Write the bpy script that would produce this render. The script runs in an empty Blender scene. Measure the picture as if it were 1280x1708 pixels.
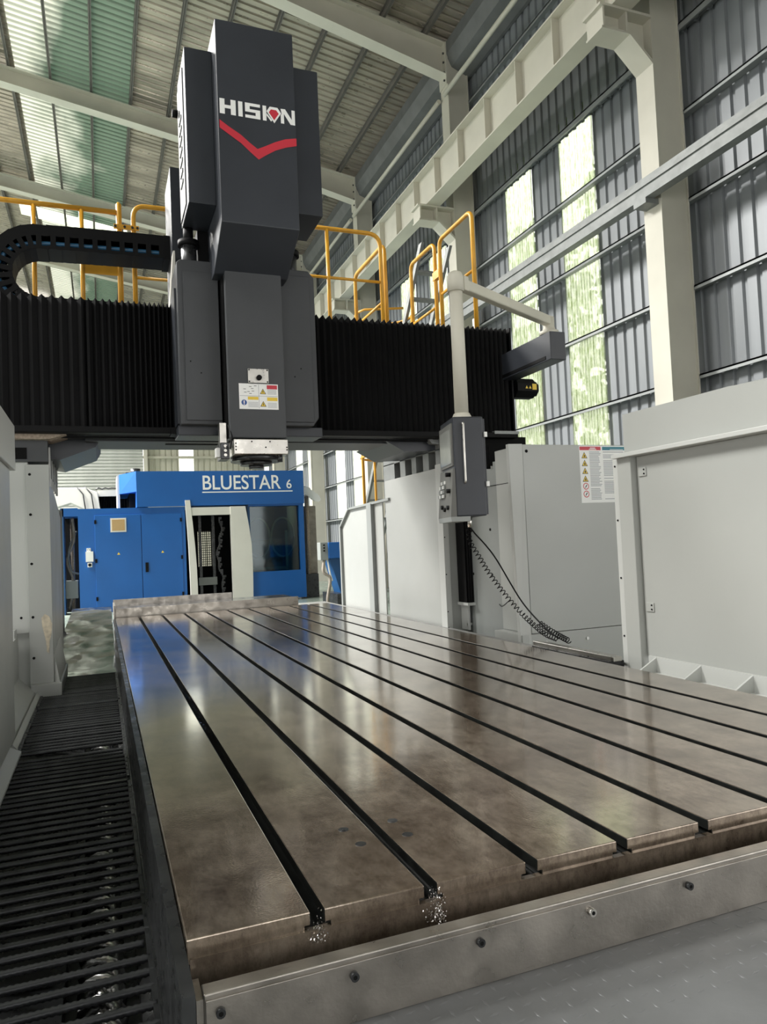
import bpy, bmesh, math, random
from mathutils import Vector, Matrix, noise as mnoise
random.seed(7)
SC = bpy.context.scene
COL = SC.collection
PI = math.pi

# ------------------------------------------------------------------ camera, world, exposure
cam = bpy.data.cameras.new('camera'); camo = bpy.data.objects.new('camera', cam); COL.objects.link(camo)
RT = Vector((0.931977, -0.359869, -0.043741)); UP = Vector((0.025968, -0.054077, 0.998199)); FW = Vector((0.361586, 0.931434, 0.041053))
camo.matrix_world = Matrix(((RT.x, UP.x, -FW.x, 0.0), (RT.y, UP.y, -FW.y, 0.0), (RT.z, UP.z, -FW.z, 1.331), (0, 0, 0, 1)))
cam.sensor_fit = 'HORIZONTAL'; cam.sensor_width = 36; cam.lens = 36 * 1218.73 / 1280
cam.clip_start = 0.05; cam.clip_end = 300
SC.camera = camo
w = bpy.data.worlds.new('overcast_sky'); SC.world = w; w.use_nodes = True
wb = w.node_tree.nodes['Background']
wb.inputs[0].default_value = (1.0, .985, .96, 1); wb.inputs[1].default_value = 2.2
SC.view_settings.view_transform = 'Standard'; SC.view_settings.look = 'None'
SC.view_settings.gamma = 1; SC.view_settings.use_curve_mapping = False
SC.view_settings.exposure = 0.72
SC.cycles.max_bounces = 10; SC.cycles.diffuse_bounces = 5; SC.cycles.glossy_bounces = 4
SC.cycles.transparent_max_bounces = 12; SC.cycles.use_denoising = True
SC.cycles.sample_clamp_indirect = 6

# added area lamps brightening the hall from under the closed left roof slope
def fill_lamp(name, x, y, z, sx, sy, watts, aim):
    li = bpy.data.lights.new(name, 'AREA'); li.shape = 'RECTANGLE'; li.size = sx; li.size_y = sy; li.energy = watts; li.color = (1, .985, .95); li.spread = math.radians(115)
    o = bpy.data.objects.new(name, li); COL.objects.link(o); o.location = (x, y, z)
    o.rotation_euler = (Vector(aim) - Vector((x, y, z))).to_track_quat('-Z', 'Y').to_euler()
for sy_, wt_ in ((2, 350), (10, 900), (18, 2600), (26, 2600), (33, 1700)):
    fill_lamp('added_fill_lamp', -9.0, sy_, 13.3, 1.6, 5.0, wt_, (-4.5, sy_ - 2.0, 0))

# ------------------------------------------------------------------ materials
def nd(nt, t, **k):
    n = nt.nodes.new(t)
    for a, b in k.items(): setattr(n, a, b)
    return n
def mat(name, col, rough=.5, metal=0., var=.12, scale=3., bump=0., bscale=60., rvar=0., spec=.5, stretch=None, col2=None, emit=None, coat=0.):
    m = bpy.data.materials.new(name); m.use_nodes = True; nt = m.node_tree; p = nt.nodes['Principled BSDF']
    tc = nd(nt, 'ShaderNodeTexCoord'); src = tc.outputs['Object']
    if stretch:
        mp = nd(nt, 'ShaderNodeMapping'); mp.inputs['Scale'].default_value = stretch
        nt.links.new(src, mp.inputs[0]); src = mp.outputs[0]
    nz = nd(nt, 'ShaderNodeTexNoise'); nz.inputs['Scale'].default_value = scale; nz.inputs['Detail'].default_value = 6
    nt.links.new(src, nz.inputs['Vector'])
    rp = nd(nt, 'ShaderNodeValToRGB')
    c2 = col2 if col2 else tuple(max(0, c * (1 - var)) for c in col)
    c1 = col if col2 else tuple(min(1, c * (1 + var * .5)) for c in col)
    rp.color_ramp.elements[0].position = .32; rp.color_ramp.elements[1].position = .68
    rp.color_ramp.elements[0].color = (*c2, 1); rp.color_ramp.elements[1].color = (*c1, 1)
    nt.links.new(nz.outputs['Fac'], rp.inputs[0]); nt.links.new(rp.outputs[0], p.inputs['Base Color'])
    p.inputs['Roughness'].default_value = rough; p.inputs['Metallic'].default_value = metal
    p.inputs['Specular IOR Level'].default_value = spec
    p.inputs['Coat Weight'].default_value = coat
    if rvar:
        n2 = nd(nt, 'ShaderNodeTexNoise'); n2.inputs['Scale'].default_value = scale * 2.3; n2.inputs['Detail'].default_value = 5
        nt.links.new(src, n2.inputs['Vector'])
        mr = nd(nt, 'ShaderNodeMapRange'); mr.inputs[1].default_value = .3; mr.inputs[2].default_value = .7
        mr.inputs[3].default_value = max(.03, rough - rvar); mr.inputs[4].default_value = min(1, rough + rvar)
        nt.links.new(n2.outputs['Fac'], mr.inputs[0]); nt.links.new(mr.outputs[0], p.inputs['Roughness'])
    if bump:
        n3 = nd(nt, 'ShaderNodeTexNoise'); n3.inputs['Scale'].default_value = bscale; n3.inputs['Detail'].default_value = 3
        nt.links.new(src, n3.inputs['Vector'])
        bp = nd(nt, 'ShaderNodeBump'); bp.inputs['Strength'].default_value = bump; bp.inputs['Distance'].default_value = .004
        nt.links.new(n3.outputs['Fac'], bp.inputs['Height']); nt.links.new(bp.outputs[0], p.inputs['Normal'])
    if emit:
        p.inputs['Emission Color'].default_value = (*emit[0], 1); p.inputs['Emission Strength'].default_value = emit[1]
    return m
M = {}
M['slate'] = mat('slate_paint', (.034, .038, .047), .4, spec=.45, var=.18, scale=2, bump=.12, bscale=400)
M['grey_cover'] = mat('grey_cover_paint', (.055, .058, .063), .5, spec=.4, var=.12, scale=2, bump=.08, bscale=400)
M['black'] = mat('black_rubber', (.004, .004, .0045), .6, var=.3, spec=.16)
M['hole'] = mat('dark_recess', (.008, .008, .008), .8, var=.1, spec=.1)
M['white'] = mat('light_grey_enamel', (.40, .41, .39), .38, var=.05, scale=1.2, bump=.03, bscale=8, rvar=.06)
M['white2'] = mat('pale_grey_enamel', (.51, .52, .50), .4, var=.05, scale=1.2)
M['frame_grey'] = mat('mid_grey_enamel', (.27, .285, .275), .45, var=.06)
M['cream'] = mat('cream_structural_paint', (.60, .575, .49), .5, var=.09, scale=1.3, bump=.05, bscale=30)
M['yellow'] = mat('safety_yellow_enamel', (.72, .36, .03), .38, var=.12, scale=5)
M['blue'] = mat('blue_enamel', (.003, .098, .36), .42, var=.08, scale=1)
M['blue_dark'] = mat('deep_blue_enamel', (.008, .07, .2), .45, var=.15, scale=1)
M['ivory'] = mat('ivory_panel', (.68, .66, .6), .45, var=.04)
M['steel'] = mat('brushed_steel', (.62, .6, .56), .32, 1., var=.15, scale=9, rvar=.08)
M['steel_bar'] = mat('worn_steel_bar', (.36, .335, .30), .36, .8, var=.25, scale=7, rvar=.12, bump=.15, bscale=90)
M['dark_steel'] = mat('oily_dark_steel', (.06, .062, .065), .33, .6, var=.4, scale=8, rvar=.12)
M['rebar'] = mat('oily_rebar', (.05, .052, .056), .38, .5, var=.35, scale=12, rvar=.1)
M['auger'] = mat('polished_auger_steel', (.55, .55, .54), .22, 1., var=.3, scale=12)
M['galv'] = mat('galvanised_steel', (.24, .25, .245), .5, .3, var=.18, scale=6)
M['wall'] = mat('grey_wall_sheet', (.235, .25, .265), .38, .15, var=.12, scale=1.2, stretch=(3, 3, .35))
M['girt'] = mat('grey_girt', (.3, .315, .315), .45, .2, var=.12)
M['beige'] = mat('beige_wall_sheet', (.55, .53, .44), .5, var=.08, scale=1)
M['roof'] = mat('foil_faced_roof_sheet', (.46, .415, .345), .34, .6, var=.25, scale=2.2, bump=.3, bscale=7, rvar=.09, stretch=(.5, 1.6, 1))
M['purlin'] = mat('brown_grey_purlin', (.16, .15, .135), .5, .3, var=.2)
M['gutter'] = mat('grey_gutter', (.17, .175, .175), .5, .3, var=.15)
M['floor'] = mat('green_floor_paint', (.17, .205, .175), .3, var=.2, scale=.6, rvar=.1)
M['concrete'] = mat('machine_bed_grey', (.22, .22, .21), .6, var=.2, scale=4)
M['shutter'] = mat('roller_shutter_slats', (.6, .61, .58), .45, .2, var=.08)
M['plate'] = mat('tread_plate', (.2, .205, .21), .45, .45, var=.2, scale=4, rvar=.1, bump=.1, bscale=60)
M['plastic_white'] = mat('white_plastic', (.8, .8, .78), .4, var=.03)
M['print_white'] = mat('white_print', (.86, .86, .84), .5, var=.02)
M['print_red'] = mat('red_print', (.55, .03, .05), .45, var=.05)
M['print_yellow'] = mat('yellow_print', (.8, .56, .05), .5, var=.04)
M['print_teal'] = mat('teal_print', (.03, .2, .26), .5, var=.04)
M['print_blue'] = mat('blue_print', (.03, .09, .3), .5, var=.04)
M['print_grey'] = mat('grey_print', (.36, .37, .39), .6, var=.1)
M['print_black'] = mat('black_print', (.02, .02, .02), .5, var=.1)
M['dusty'] = mat('dusty_tan', (.36, .29, .23), .9, var=.35, scale=40, bump=.6, bscale=120)
M['tan'] = mat('tan_filter', (.5, .33, .15), .8, var=.3, scale=120)
M['wrap'] = mat('plastic_wrapped_brown_grey', (.3, .26, .22), .45, var=.3, scale=6, bump=.3, bscale=25)
M['hose_blue'] = mat('blue_hose', (.02, .1, .2), .35, var=.1)
M['red'] = mat('red_button', (.5, .02, .02), .4, var=.05)
M['screen'] = mat('glossy_screen', (.3, .31, .29), .12, var=.1, scale=6)
M['keypad'] = mat('keypad_grey', (.13, .13, .12), .5, var=.1)
M['leaf'] = mat('leaf_green', (.16, .27, .06), .6, var=.6, scale=3)
M['bark'] = mat('bark', (.12, .08, .05), .9, var=.4, scale=10)
M['slot_black'] = mat('near_black_slot', (.012, .013, .012), .3, .2, var=.5, scale=20)  # near-black colour for the slot walls and floors
M['oil_brown'] = mat('wet_brown_oil', (.075, .06, .048), .22, .2, var=.5, scale=9, rvar=.1)
M['chip'] = mat('metal_chip', (.6, .58, .56), .25, 1., var=.4, scale=60)
M['wet'] = mat('coolant_wet_plate', (.24, .25, .28), .13, .9, var=.55, scale=3.2, rvar=.1, bump=.25, bscale=5, stretch=(1, .6, 1))
M['peel'] = mat('peeled_cream_primer', (.62, .55, .42), .8, var=.25, scale=30)

def pane_mat(ca=(.40, .48, .25), cb=(.90, .93, .80), nm='translucent_fibreglass'):  # blurred green of the trees behind is painted into the sheet tint
    m = bpy.data.materials.new(nm); m.use_nodes = True; nt = m.node_tree
    nt.nodes.clear(); out = nd(nt, 'ShaderNodeOutputMaterial')
    tc = nd(nt, 'ShaderNodeTexCoord'); mp = nd(nt, 'ShaderNodeMapping'); mp.inputs['Scale'].default_value = (6, 22, 2.2)
    nz = nd(nt, 'ShaderNodeTexNoise'); nz.inputs['Scale'].default_value = 1.2; nz.inputs['Detail'].default_value = 5
    nt.links.new(tc.outputs['Object'], mp.inputs[0]); nt.links.new(mp.outputs[0], nz.inputs['Vector'])
    mr = nd(nt, 'ShaderNodeMapRange'); mr.inputs[1].default_value = .35; mr.inputs[2].default_value = .68
    mr.inputs[3].default_value = .05; mr.inputs[4].default_value = .3
    nt.links.new(nz.outputs['Fac'], mr.inputs[0])
    tl = nd(nt, 'ShaderNodeBsdfTranslucent')
    m2 = nd(nt, 'ShaderNodeMapping'); m2.inputs['Scale'].default_value = (1, 8, 3.6); nt.links.new(tc.outputs['Object'], m2.inputs[0])
    n2 = nd(nt, 'ShaderNodeTexNoise'); n2.inputs['Scale'].default_value = 1.6; n2.inputs['Detail'].default_value = 8; n2.inputs['Roughness'].default_value = .7
    nt.links.new(m2.outputs[0], n2.inputs['Vector'])
    rp = nd(nt, 'ShaderNodeValToRGB'); e = rp.color_ramp.elements
    e[0].position = .36; e[0].color = (*ca, 1); e[1].position = .66; e[1].color = (*cb, 1)
    nt.links.new(n2.outputs['Fac'], rp.inputs[0])
    wv = nd(nt, 'ShaderNodeTexWave', bands_direction='Y'); wv.inputs['Scale'].default_value = 6.5; wv.inputs['Distortion'].default_value = .6
    nt.links.new(tc.outputs['Object'], wv.inputs['Vector'])
    mm = nd(nt, 'ShaderNodeMapRange'); mm.inputs[3].default_value = .72; mm.inputs[4].default_value = 1.0; nt.links.new(wv.outputs['Fac'], mm.inputs[0])
    mu = nd(nt, 'ShaderNodeMix', data_type='RGBA', blend_type='MULTIPLY'); mu.inputs[0].default_value = 1
    nt.links.new(rp.outputs[0], mu.inputs[6]); nt.links.new(mm.outputs[0], mu.inputs[7]); nt.links.new(mu.outputs[2], tl.inputs[0])
    tr = nd(nt, 'ShaderNodeBsdfTransparent'); tr.inputs[0].default_value = (.93, .97, .86, 1)
    mx = nd(nt, 'ShaderNodeMixShader')
    nt.links.new(mr.outputs[0], mx.inputs[0]); nt.links.new(tl.outputs[0], mx.inputs[1]); nt.links.new(tr.outputs[0], mx.inputs[2])
    nt.links.new(mx.outputs[0], out.inputs[0])
    return m
M['pane'] = pane_mat()
def green_band_mat():  # green translucent roof sheet, tint paler towards the ridge, with noise and stripes
    m = bpy.data.materials.new('green_pale_skylight'); m.use_nodes = True; nt = m.node_tree; nt.nodes.clear()
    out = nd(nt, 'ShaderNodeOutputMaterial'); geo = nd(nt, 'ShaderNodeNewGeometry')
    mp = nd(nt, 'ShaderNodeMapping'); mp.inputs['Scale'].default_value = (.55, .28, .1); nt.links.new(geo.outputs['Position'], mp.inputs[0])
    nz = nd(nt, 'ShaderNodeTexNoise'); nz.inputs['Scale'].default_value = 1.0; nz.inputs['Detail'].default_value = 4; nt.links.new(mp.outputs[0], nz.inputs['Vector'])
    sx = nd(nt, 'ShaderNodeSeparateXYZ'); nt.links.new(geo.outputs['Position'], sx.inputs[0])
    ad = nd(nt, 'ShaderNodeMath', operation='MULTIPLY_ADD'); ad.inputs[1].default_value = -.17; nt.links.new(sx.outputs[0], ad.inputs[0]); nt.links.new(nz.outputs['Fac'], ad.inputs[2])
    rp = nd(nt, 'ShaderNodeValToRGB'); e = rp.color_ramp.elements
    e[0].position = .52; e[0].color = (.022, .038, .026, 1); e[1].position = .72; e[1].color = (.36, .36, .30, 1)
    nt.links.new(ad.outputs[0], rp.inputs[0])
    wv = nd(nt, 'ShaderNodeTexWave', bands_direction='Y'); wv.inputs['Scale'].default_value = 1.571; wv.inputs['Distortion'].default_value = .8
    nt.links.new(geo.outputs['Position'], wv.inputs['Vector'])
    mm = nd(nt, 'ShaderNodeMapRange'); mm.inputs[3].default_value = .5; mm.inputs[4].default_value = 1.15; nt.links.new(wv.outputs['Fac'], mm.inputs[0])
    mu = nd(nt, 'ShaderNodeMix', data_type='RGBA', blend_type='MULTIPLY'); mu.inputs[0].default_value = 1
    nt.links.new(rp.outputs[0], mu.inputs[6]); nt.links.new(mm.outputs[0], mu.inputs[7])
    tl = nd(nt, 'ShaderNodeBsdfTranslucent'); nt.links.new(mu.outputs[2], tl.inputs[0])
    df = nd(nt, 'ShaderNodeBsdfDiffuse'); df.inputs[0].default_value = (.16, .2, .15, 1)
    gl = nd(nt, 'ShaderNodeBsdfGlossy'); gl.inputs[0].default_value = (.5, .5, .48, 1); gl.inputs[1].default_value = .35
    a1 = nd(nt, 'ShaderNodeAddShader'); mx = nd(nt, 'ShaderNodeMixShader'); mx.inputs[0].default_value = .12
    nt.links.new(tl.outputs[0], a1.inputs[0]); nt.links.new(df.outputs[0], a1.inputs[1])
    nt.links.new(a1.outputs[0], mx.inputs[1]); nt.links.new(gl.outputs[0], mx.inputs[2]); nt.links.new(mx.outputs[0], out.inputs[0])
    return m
M['green_band'] = green_band_mat()
M['pane_pale'] = pane_mat((.62, .66, .52), (.95, .96, .9), 'pale_translucent_fibreglass')  # same sheet in a paler tint, for the far strips
def glass_mat(name, col, op):
    m = bpy.data.materials.new(name); m.use_nodes = True; nt = m.node_tree; nt.nodes.clear()
    out = nd(nt, 'ShaderNodeOutputMaterial'); gl = nd(nt, 'ShaderNodeBsdfGlossy'); gl.inputs[1].default_value = .06
    tr = nd(nt, 'ShaderNodeBsdfTransparent'); tr.inputs[0].default_value = (*col, 1)
    mx = nd(nt, 'ShaderNodeMixShader'); lw = nd(nt, 'ShaderNodeLayerWeight'); lw.inputs[0].default_value = op
    nt.links.new(lw.outputs['Fresnel'], mx.inputs[0]); nt.links.new(tr.outputs[0], mx.inputs[1]); nt.links.new(gl.outputs[0], mx.inputs[2])
    nt.links.new(mx.outputs[0], out.inputs[0]); return m
M['glass'] = glass_mat('tinted_machine_glass', (.5, .68, .72), .35)

def table_mat():
    m = bpy.data.materials.new('ground_cast_iron_table'); m.use_nodes = True; nt = m.node_tree; p = nt.nodes['Principled BSDF']
    tc = nd(nt, 'ShaderNodeTexCoord'); ob = tc.outputs['Object']
    def nz(sc, det, rough=.55, vec=ob):
        n = nd(nt, 'ShaderNodeTexNoise'); n.inputs['Scale'].default_value = sc; n.inputs['Detail'].default_value = det
        n.inputs['Roughness'].default_value = rough; nt.links.new(vec, n.inputs['Vector']); return n.outputs['Fac']
    r1 = nd(nt, 'ShaderNodeValToRGB'); e = r1.color_ramp.elements
    e[0].position = .3; e[0].color = (.13, .095, .068, 1); e[1].position = .66; e[1].color = (.42, .35, .275, 1)
    nt.links.new(nz(6, 12, .76), r1.inputs[0])
    r2 = nd(nt, 'ShaderNodeValToRGB'); e = r2.color_ramp.elements
    e[0].position = .5; e[0].color = (1, 1, 1, 1); e[1].position = .75; e[1].color = (.72, .66, .66, 1)
    nt.links.new(nz(1.1, 4), r2.inputs[0])
    mx = nd(nt, 'ShaderNodeMix', data_type='RGBA', blend_type='MULTIPLY'); mx.inputs[0].default_value = 1
    nt.links.new(r1.outputs[0], mx.inputs[6]); nt.links.new(r2.outputs[0], mx.inputs[7])
    r3 = nd(nt, 'ShaderNodeValToRGB'); e = r3.color_ramp.elements
    e[0].position = .36; e[0].color = (.62, .6, .57, 1); e[1].position = .55; e[1].color = (1, 1, 1, 1)
    sc_ = nd(nt, 'ShaderNodeMapping'); sc_.inputs['Scale'].default_value = (2.2, .7, 1); sc_.inputs['Rotation'].default_value = (0, 0, .5); nt.links.new(ob, sc_.inputs[0])
    nt.links.new(nz(26, 9, .8, sc_.outputs[0]), r3.inputs[0])
    m3 = nd(nt, 'ShaderNodeMix', data_type='RGBA', blend_type='MULTIPLY'); m3.inputs[0].default_value = 1
    nt.links.new(mx.outputs[2], m3.inputs[6]); nt.links.new(r3.outputs[0], m3.inputs[7])
    nt.links.new(m3.outputs[2], p.inputs['Base Color'])
    p.inputs['Metallic'].default_value = .6
    mr = nd(nt, 'ShaderNodeMapRange'); mr.inputs[1].default_value = .35; mr.inputs[2].default_value = .7
    mr.inputs[3].default_value = .1; mr.inputs[4].default_value = .22
    nt.links.new(nz(2.2, 5), mr.inputs[0]); nt.links.new(mr.outputs[0], p.inputs['Roughness'])
    p.inputs['Coat Weight'].default_value = .65; p.inputs['Coat Roughness'].default_value = .075; p.inputs['Coat IOR'].default_value = 1.55
    b1 = nd(nt, 'ShaderNodeBump'); b1.inputs['Strength'].default_value = .035; b1.inputs['Distance'].default_value = .003
    nt.links.new(nz(160, 2), b1.inputs['Height'])
    nt.links.new(b1.outputs[0], p.inputs['Normal']); nt.links.new(b1.outputs[0], p.inputs['Coat Normal'])
    return m
M['table'] = table_mat()

# ------------------------------------------------------------------ mesh builder
class MB:
    def __init__(s): s.v = []; s.f = []; s.m = []; s.s = []
    def face(s, idx, mi=0, sm=False): s.f.append(tuple(idx)); s.m.append(mi); s.s.append(sm)
    def poly(s, pts, mi=0):
        b = len(s.v); s.v += [tuple(p) for p in pts]; s.face(range(b, b + len(pts)), mi); return s
    def box(s, x0, x1, y0, y1, z0, z1, mi=0):
        b = len(s.v)
        s.v += [(x0, y0, z0), (x1, y0, z0), (x1, y1, z0), (x0, y1, z0), (x0, y0, z1), (x1, y0, z1), (x1, y1, z1), (x0, y1, z1)]
        for q in ((0, 3, 2, 1), (4, 5, 6, 7), (0, 1, 5, 4), (1, 2, 6, 5), (2, 3, 7, 6), (3, 0, 4, 7)): s.face([b + i for i in q], mi)
        return s
    def prism(s, poly, ax, a, b_, mi=0):
        # poly: 2D points in the two other axes (x,y,z order), extruded along axis ax from a to b_
        def P(u, v, t): return {'x': (t, u, v), 'y': (u, t, v), 'z': (u, v, t)}[ax]
        n = len(poly); b = len(s.v)
        s.v += [P(u, v, a) for u, v in poly] + [P(u, v, b_) for u, v in poly]
        s.face(list(range(b, b + n))[::-1], mi); s.face(range(b + n, b + 2 * n), mi)
        for i in range(n):
            j = (i + 1) % n; s.face((b + i, b + j, b + n + j, b + n + i), mi)
        return s
    def hull8(s, A, B, mi=0):
        # two quads A and B (4 points each) joined to a solid
        b = len(s.v); s.v += [tuple(p) for p in A] + [tuple(p) for p in B]
        s.face((b + 3, b + 2, b + 1, b), mi); s.face((b + 4, b + 5, b + 6, b + 7), mi)
        for i in range(4):
            j = (i + 1) % 4; s.face((b + i, b + j, b + 4 + j, b + 4 + i), mi)
        return s
    def tube(s, path, r, n=10, mi=0, cap=True, rr=None):
        path = [Vector(p) for p in path]; k = len(path); b = len(s.v)
        up = None
        for i, p in enumerate(path):
            t = (path[min(i + 1, k - 1)] - path[max(i - 1, 0)]).normalized()
            if up is None:
                a = Vector((0, 0, 1)) if abs(t.z) < .9 else Vector((1, 0, 0)); up = (a - t * a.dot(t)).normalized()
            else: up = (up - t * up.dot(t)).normalized()
            sd = t.cross(up); R_ = rr[i] if rr else r
            for q in range(n):
                an = 2 * PI * q / n; s.v.append(tuple(p + up * math.cos(an) * R_ + sd * math.sin(an) * R_))
        for i in range(k - 1):
            for q in range(n):
                q2 = (q + 1) % n; s.face((b + i * n + q, b + i * n + q2, b + (i + 1) * n + q2, b + (i + 1) * n + q), mi, True)
        if cap:
            s.face([b + q for q in range(n)][::-1], mi); s.face([b + (k - 1) * n + q for q in range(n)], mi)
        return s
    def cyl(s, p0, p1, r, n=16, mi=0, r1=None):
        return s.tube([p0, p1], r, n, mi, True, [r, r if r1 is None else r1])
    def disc(s, c, nrm, r, n=16, mi=0):
        c = Vector(c); nrm = Vector(nrm).normalized(); a = Vector((0, 0, 1)) if abs(nrm.z) < .9 else Vector((1, 0, 0))
        u = a.cross(nrm).normalized(); v = nrm.cross(u)
        return s.poly([c + u * math.cos(2 * PI * i / n) * r + v * math.sin(2 * PI * i / n) * r for i in range(n)], mi)
    def mesh(s, name, mats, off):
        me = bpy.data.meshes.new(name)
        me.from_pydata([(a - off[0], b - off[1], c - off[2]) for a, b, c in s.v], [], s.f)
        for m in (mats if isinstance(mats, (list, tuple)) else [mats]): me.materials.append(M[m])
        for i, p in enumerate(me.polygons): p.material_index = s.m[i]; p.use_smooth = s.s[i]
        bm = bmesh.new(); bm.from_mesh(me); bmesh.ops.recalc_face_normals(bm, faces=bm.faces); bm.to_mesh(me); bm.free()
        return me
    def build(s, name, mats, parent=None, org=None, bevel=0, label=None):
        off = ORG.get(parent.name) if parent else (org or base(s.v))
        o = bpy.data.objects.new(name, s.mesh(name, mats, off)); COL.objects.link(o)
        if parent: o.parent = parent
        else: o.location = off
        ORG[o.name] = off
        if bevel:
            md = o.modifiers.new('edge_bevel', 'BEVEL'); md.width = bevel; md.segments = 2; md.limit_method = 'ANGLE'; md.angle_limit = .6
        if label: o['label'] = label
        return o
ORG = {}
def base(v):
    xs = [p[0] for p in v]; ys = [p[1] for p in v]; zs = [p[2] for p in v]
    return ((min(xs) + max(xs)) / 2, (min(ys) + max(ys)) / 2, min(zs))
def tag(o, label=None, cat=None, group=None, kind=None):
    if label: o['label'] = label
    if cat: o['category'] = cat
    if group: o['group'] = group
    if kind: o['kind'] = kind
    return o
def thing(name, loc, label, cat, group=None):
    o = bpy.data.objects.new(name, None); COL.objects.link(o); o.location = loc; o.empty_display_size = .1
    ORG[o.name] = tuple(loc); return tag(o, label, cat, group)
def struct(name, loc):
    o = bpy.data.objects.new(name, None); COL.objects.link(o); o.location = loc; ORG[o.name] = tuple(loc)
    o['kind'] = 'structure'; return o
def dup(src, d, parent=None):
    # a copy of a one-mesh part moved by d
    o = src.copy(); COL.objects.link(o); o.parent = parent if parent else src.parent
    o.location = Vector(src.location) + Vector(d); ORG[o.name] = ORG.get(src.name); return o
def rounded(pts, r=.06, n=5):
    # polyline with rounded inner corners
    P = [Vector(p) for p in pts]; out = [P[0]]
    for i in range(1, len(P) - 1):
        a = (P[i - 1] - P[i]).normalized(); b = (P[i + 1] - P[i]).normalized()
        rr = min(r, (P[i - 1] - P[i]).length * .45, (P[i + 1] - P[i]).length * .45)
        A = P[i] + a * rr; B = P[i] + b * rr
        for k in range(n + 1):
            t = k / n; out.append(A * (1 - t) ** 2 + P[i] * 2 * t * (1 - t) + B * t * t)
    out.append(P[-1]); return out
def text_mesh(body, size, loc_fn, name, matn, parent, xs=1.0, depth=.004, bold=0.):
    cu = bpy.data.curves.new('txt', 'FONT'); cu.body = body; cu.size = size; cu.extrude = depth; cu.offset = bold
    to = bpy.data.objects.new('txt', cu); COL.objects.link(to)
    dg = bpy.context.evaluated_depsgraph_get(); me = bpy.data.meshes.new_from_object(to.evaluated_get(dg))
    bpy.data.objects.remove(to); off = ORG[parent.name]
    for v in me.vertices:
        p = loc_fn(v.co.x * xs, v.co.y, v.co.z); v.co = (p[0] - off[0], p[1] - off[1], p[2] - off[2])
    me.materials.clear(); me.materials.append(M[matn]); me.name = name
    o = bpy.data.objects.new(name, me); COL.objects.link(o); o.parent = parent; ORG[o.name] = off; return o

# ================================================================== THE HALL
fl = MB().box(-26, 12, -16, 40, -.3, 0).build('floor', 'floor'); tag(fl, 'green painted workshop floor', kind='structure')

# ---- right wall: corrugated sheets hung on girts, translucent strips between
XW = 7.85; MOD = .925
def sheet_profile(width, pitch, d, axis_y0):
    out = []; y = axis_y0; n = max(1, round(width / pitch)); p = width / n
    for i in range(n):
        y = axis_y0 + i * p
        out += [(y, 0), (y + p * .62, 0), (y + p * .70, d), (y + p * .92, d)]
    out.append((axis_y0 + width, 0)); return out
def corr(mb, y0, w, z0, z1, x, d=.035, pitch=.231, mi=0):
    pr = sheet_profile(w, pitch, d, y0); b = len(mb.v)
    for y, dx in pr: mb.v += [(x + dx, y, z0), (x + dx, y, z1)]
    for i in range(len(pr) - 1): mb.face((b + 2 * i, b + 2 * i + 2, b + 2 * i + 3, b + 2 * i + 1), mi)
    return mb
wr = struct('wall_right', (XW, 17, 0))
Z_SILL, Z_HEAD, Z_EAVE = 2.2, 8.35, 12.0
lower = upper = sill = None; wn = 0
k0 = -26
for k in range(k0, 32):
    y0 = 9.78 + MOD * k
    bay = (y0 + .01 - 7.7) % 6.0
    if lower is None:
        lower = corr(MB(), y0, MOD, 0, Z_HEAD + .5, XW).build('wall_sheet', 'wall', wr); ly = y0
        upper = corr(MB(), y0, MOD, Z_HEAD - .05, Z_EAVE, XW - .05).build('upper_wall_sheet', 'wall', wr)
        sill = corr(MB(), y0, MOD, 0, Z_SILL, XW).build('sill_sheet', 'wall', wr); sill_used = False
        continue
    dup(upper, (0, y0 - ly, 0))
    win = any(abs(y0 - (yc + off)) < .47 for yc in (-10.3, -4.3, 1.7, 7.7, 13.7, 19.7, 25.7, 31.7) for off in (2.08, 3.93)) and y0 < 37 and not 5 < y0 < 7 and not -10.5 < y0 < .4
    if win:
        if sill_used: dup(sill, (0, y0 - sy, 0))
        else: sill.location.y += y0 - ly; sill_used = True; sy = y0
        wn += 1
        o = corr(MB(), y0 - .03, MOD + .06, Z_SILL - .04, Z_HEAD + .3, XW - .025, .018, .0771).build('window_%d' % wn, 'pane' if y0 < 18 else 'pane_pale')
        tag(o, 'tall translucent corrugated wall strip, green daylight painted into its tint', kind='structure')
    elif -10.5 < y0 < .4: corr(MB(), y0, MOD, 7.0, Z_HEAD + .5, XW).build('lintel_sheet', 'wall', wr)  # unseen wall opening below these sheets, added to let fill light in
    else: dup(lower, (0, y0 - ly, 0))
for gz in (1.0, 2.2, 3.42, 4.65, 5.88, 7.12, 8.35, 9.6, 10.8):
    gy0 = -14 if gz > 7 else 1.0
    t = .09 if gz == 8.35 else .05
    gmb = MB().box(XW - .17, XW - .005, gy0, 38.3, gz - .012, gz + .012).box(XW - .17, XW - .155, gy0, 38.3, gz - t, gz + .012)
    gmb.build('girt', 'girt', wr)
# eave gutter
g = MB().prism([(7.2, 12.02), (7.2, 11.75), (7.32, 11.5), (7.72, 11.35), (7.79, 11.35), (7.79, 12.0)], 'y', -14, 38.3).build('trim_1', 'gutter')
tag(g, 'dark grey folded eave gutter under the roof edge', kind='structure')

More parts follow.
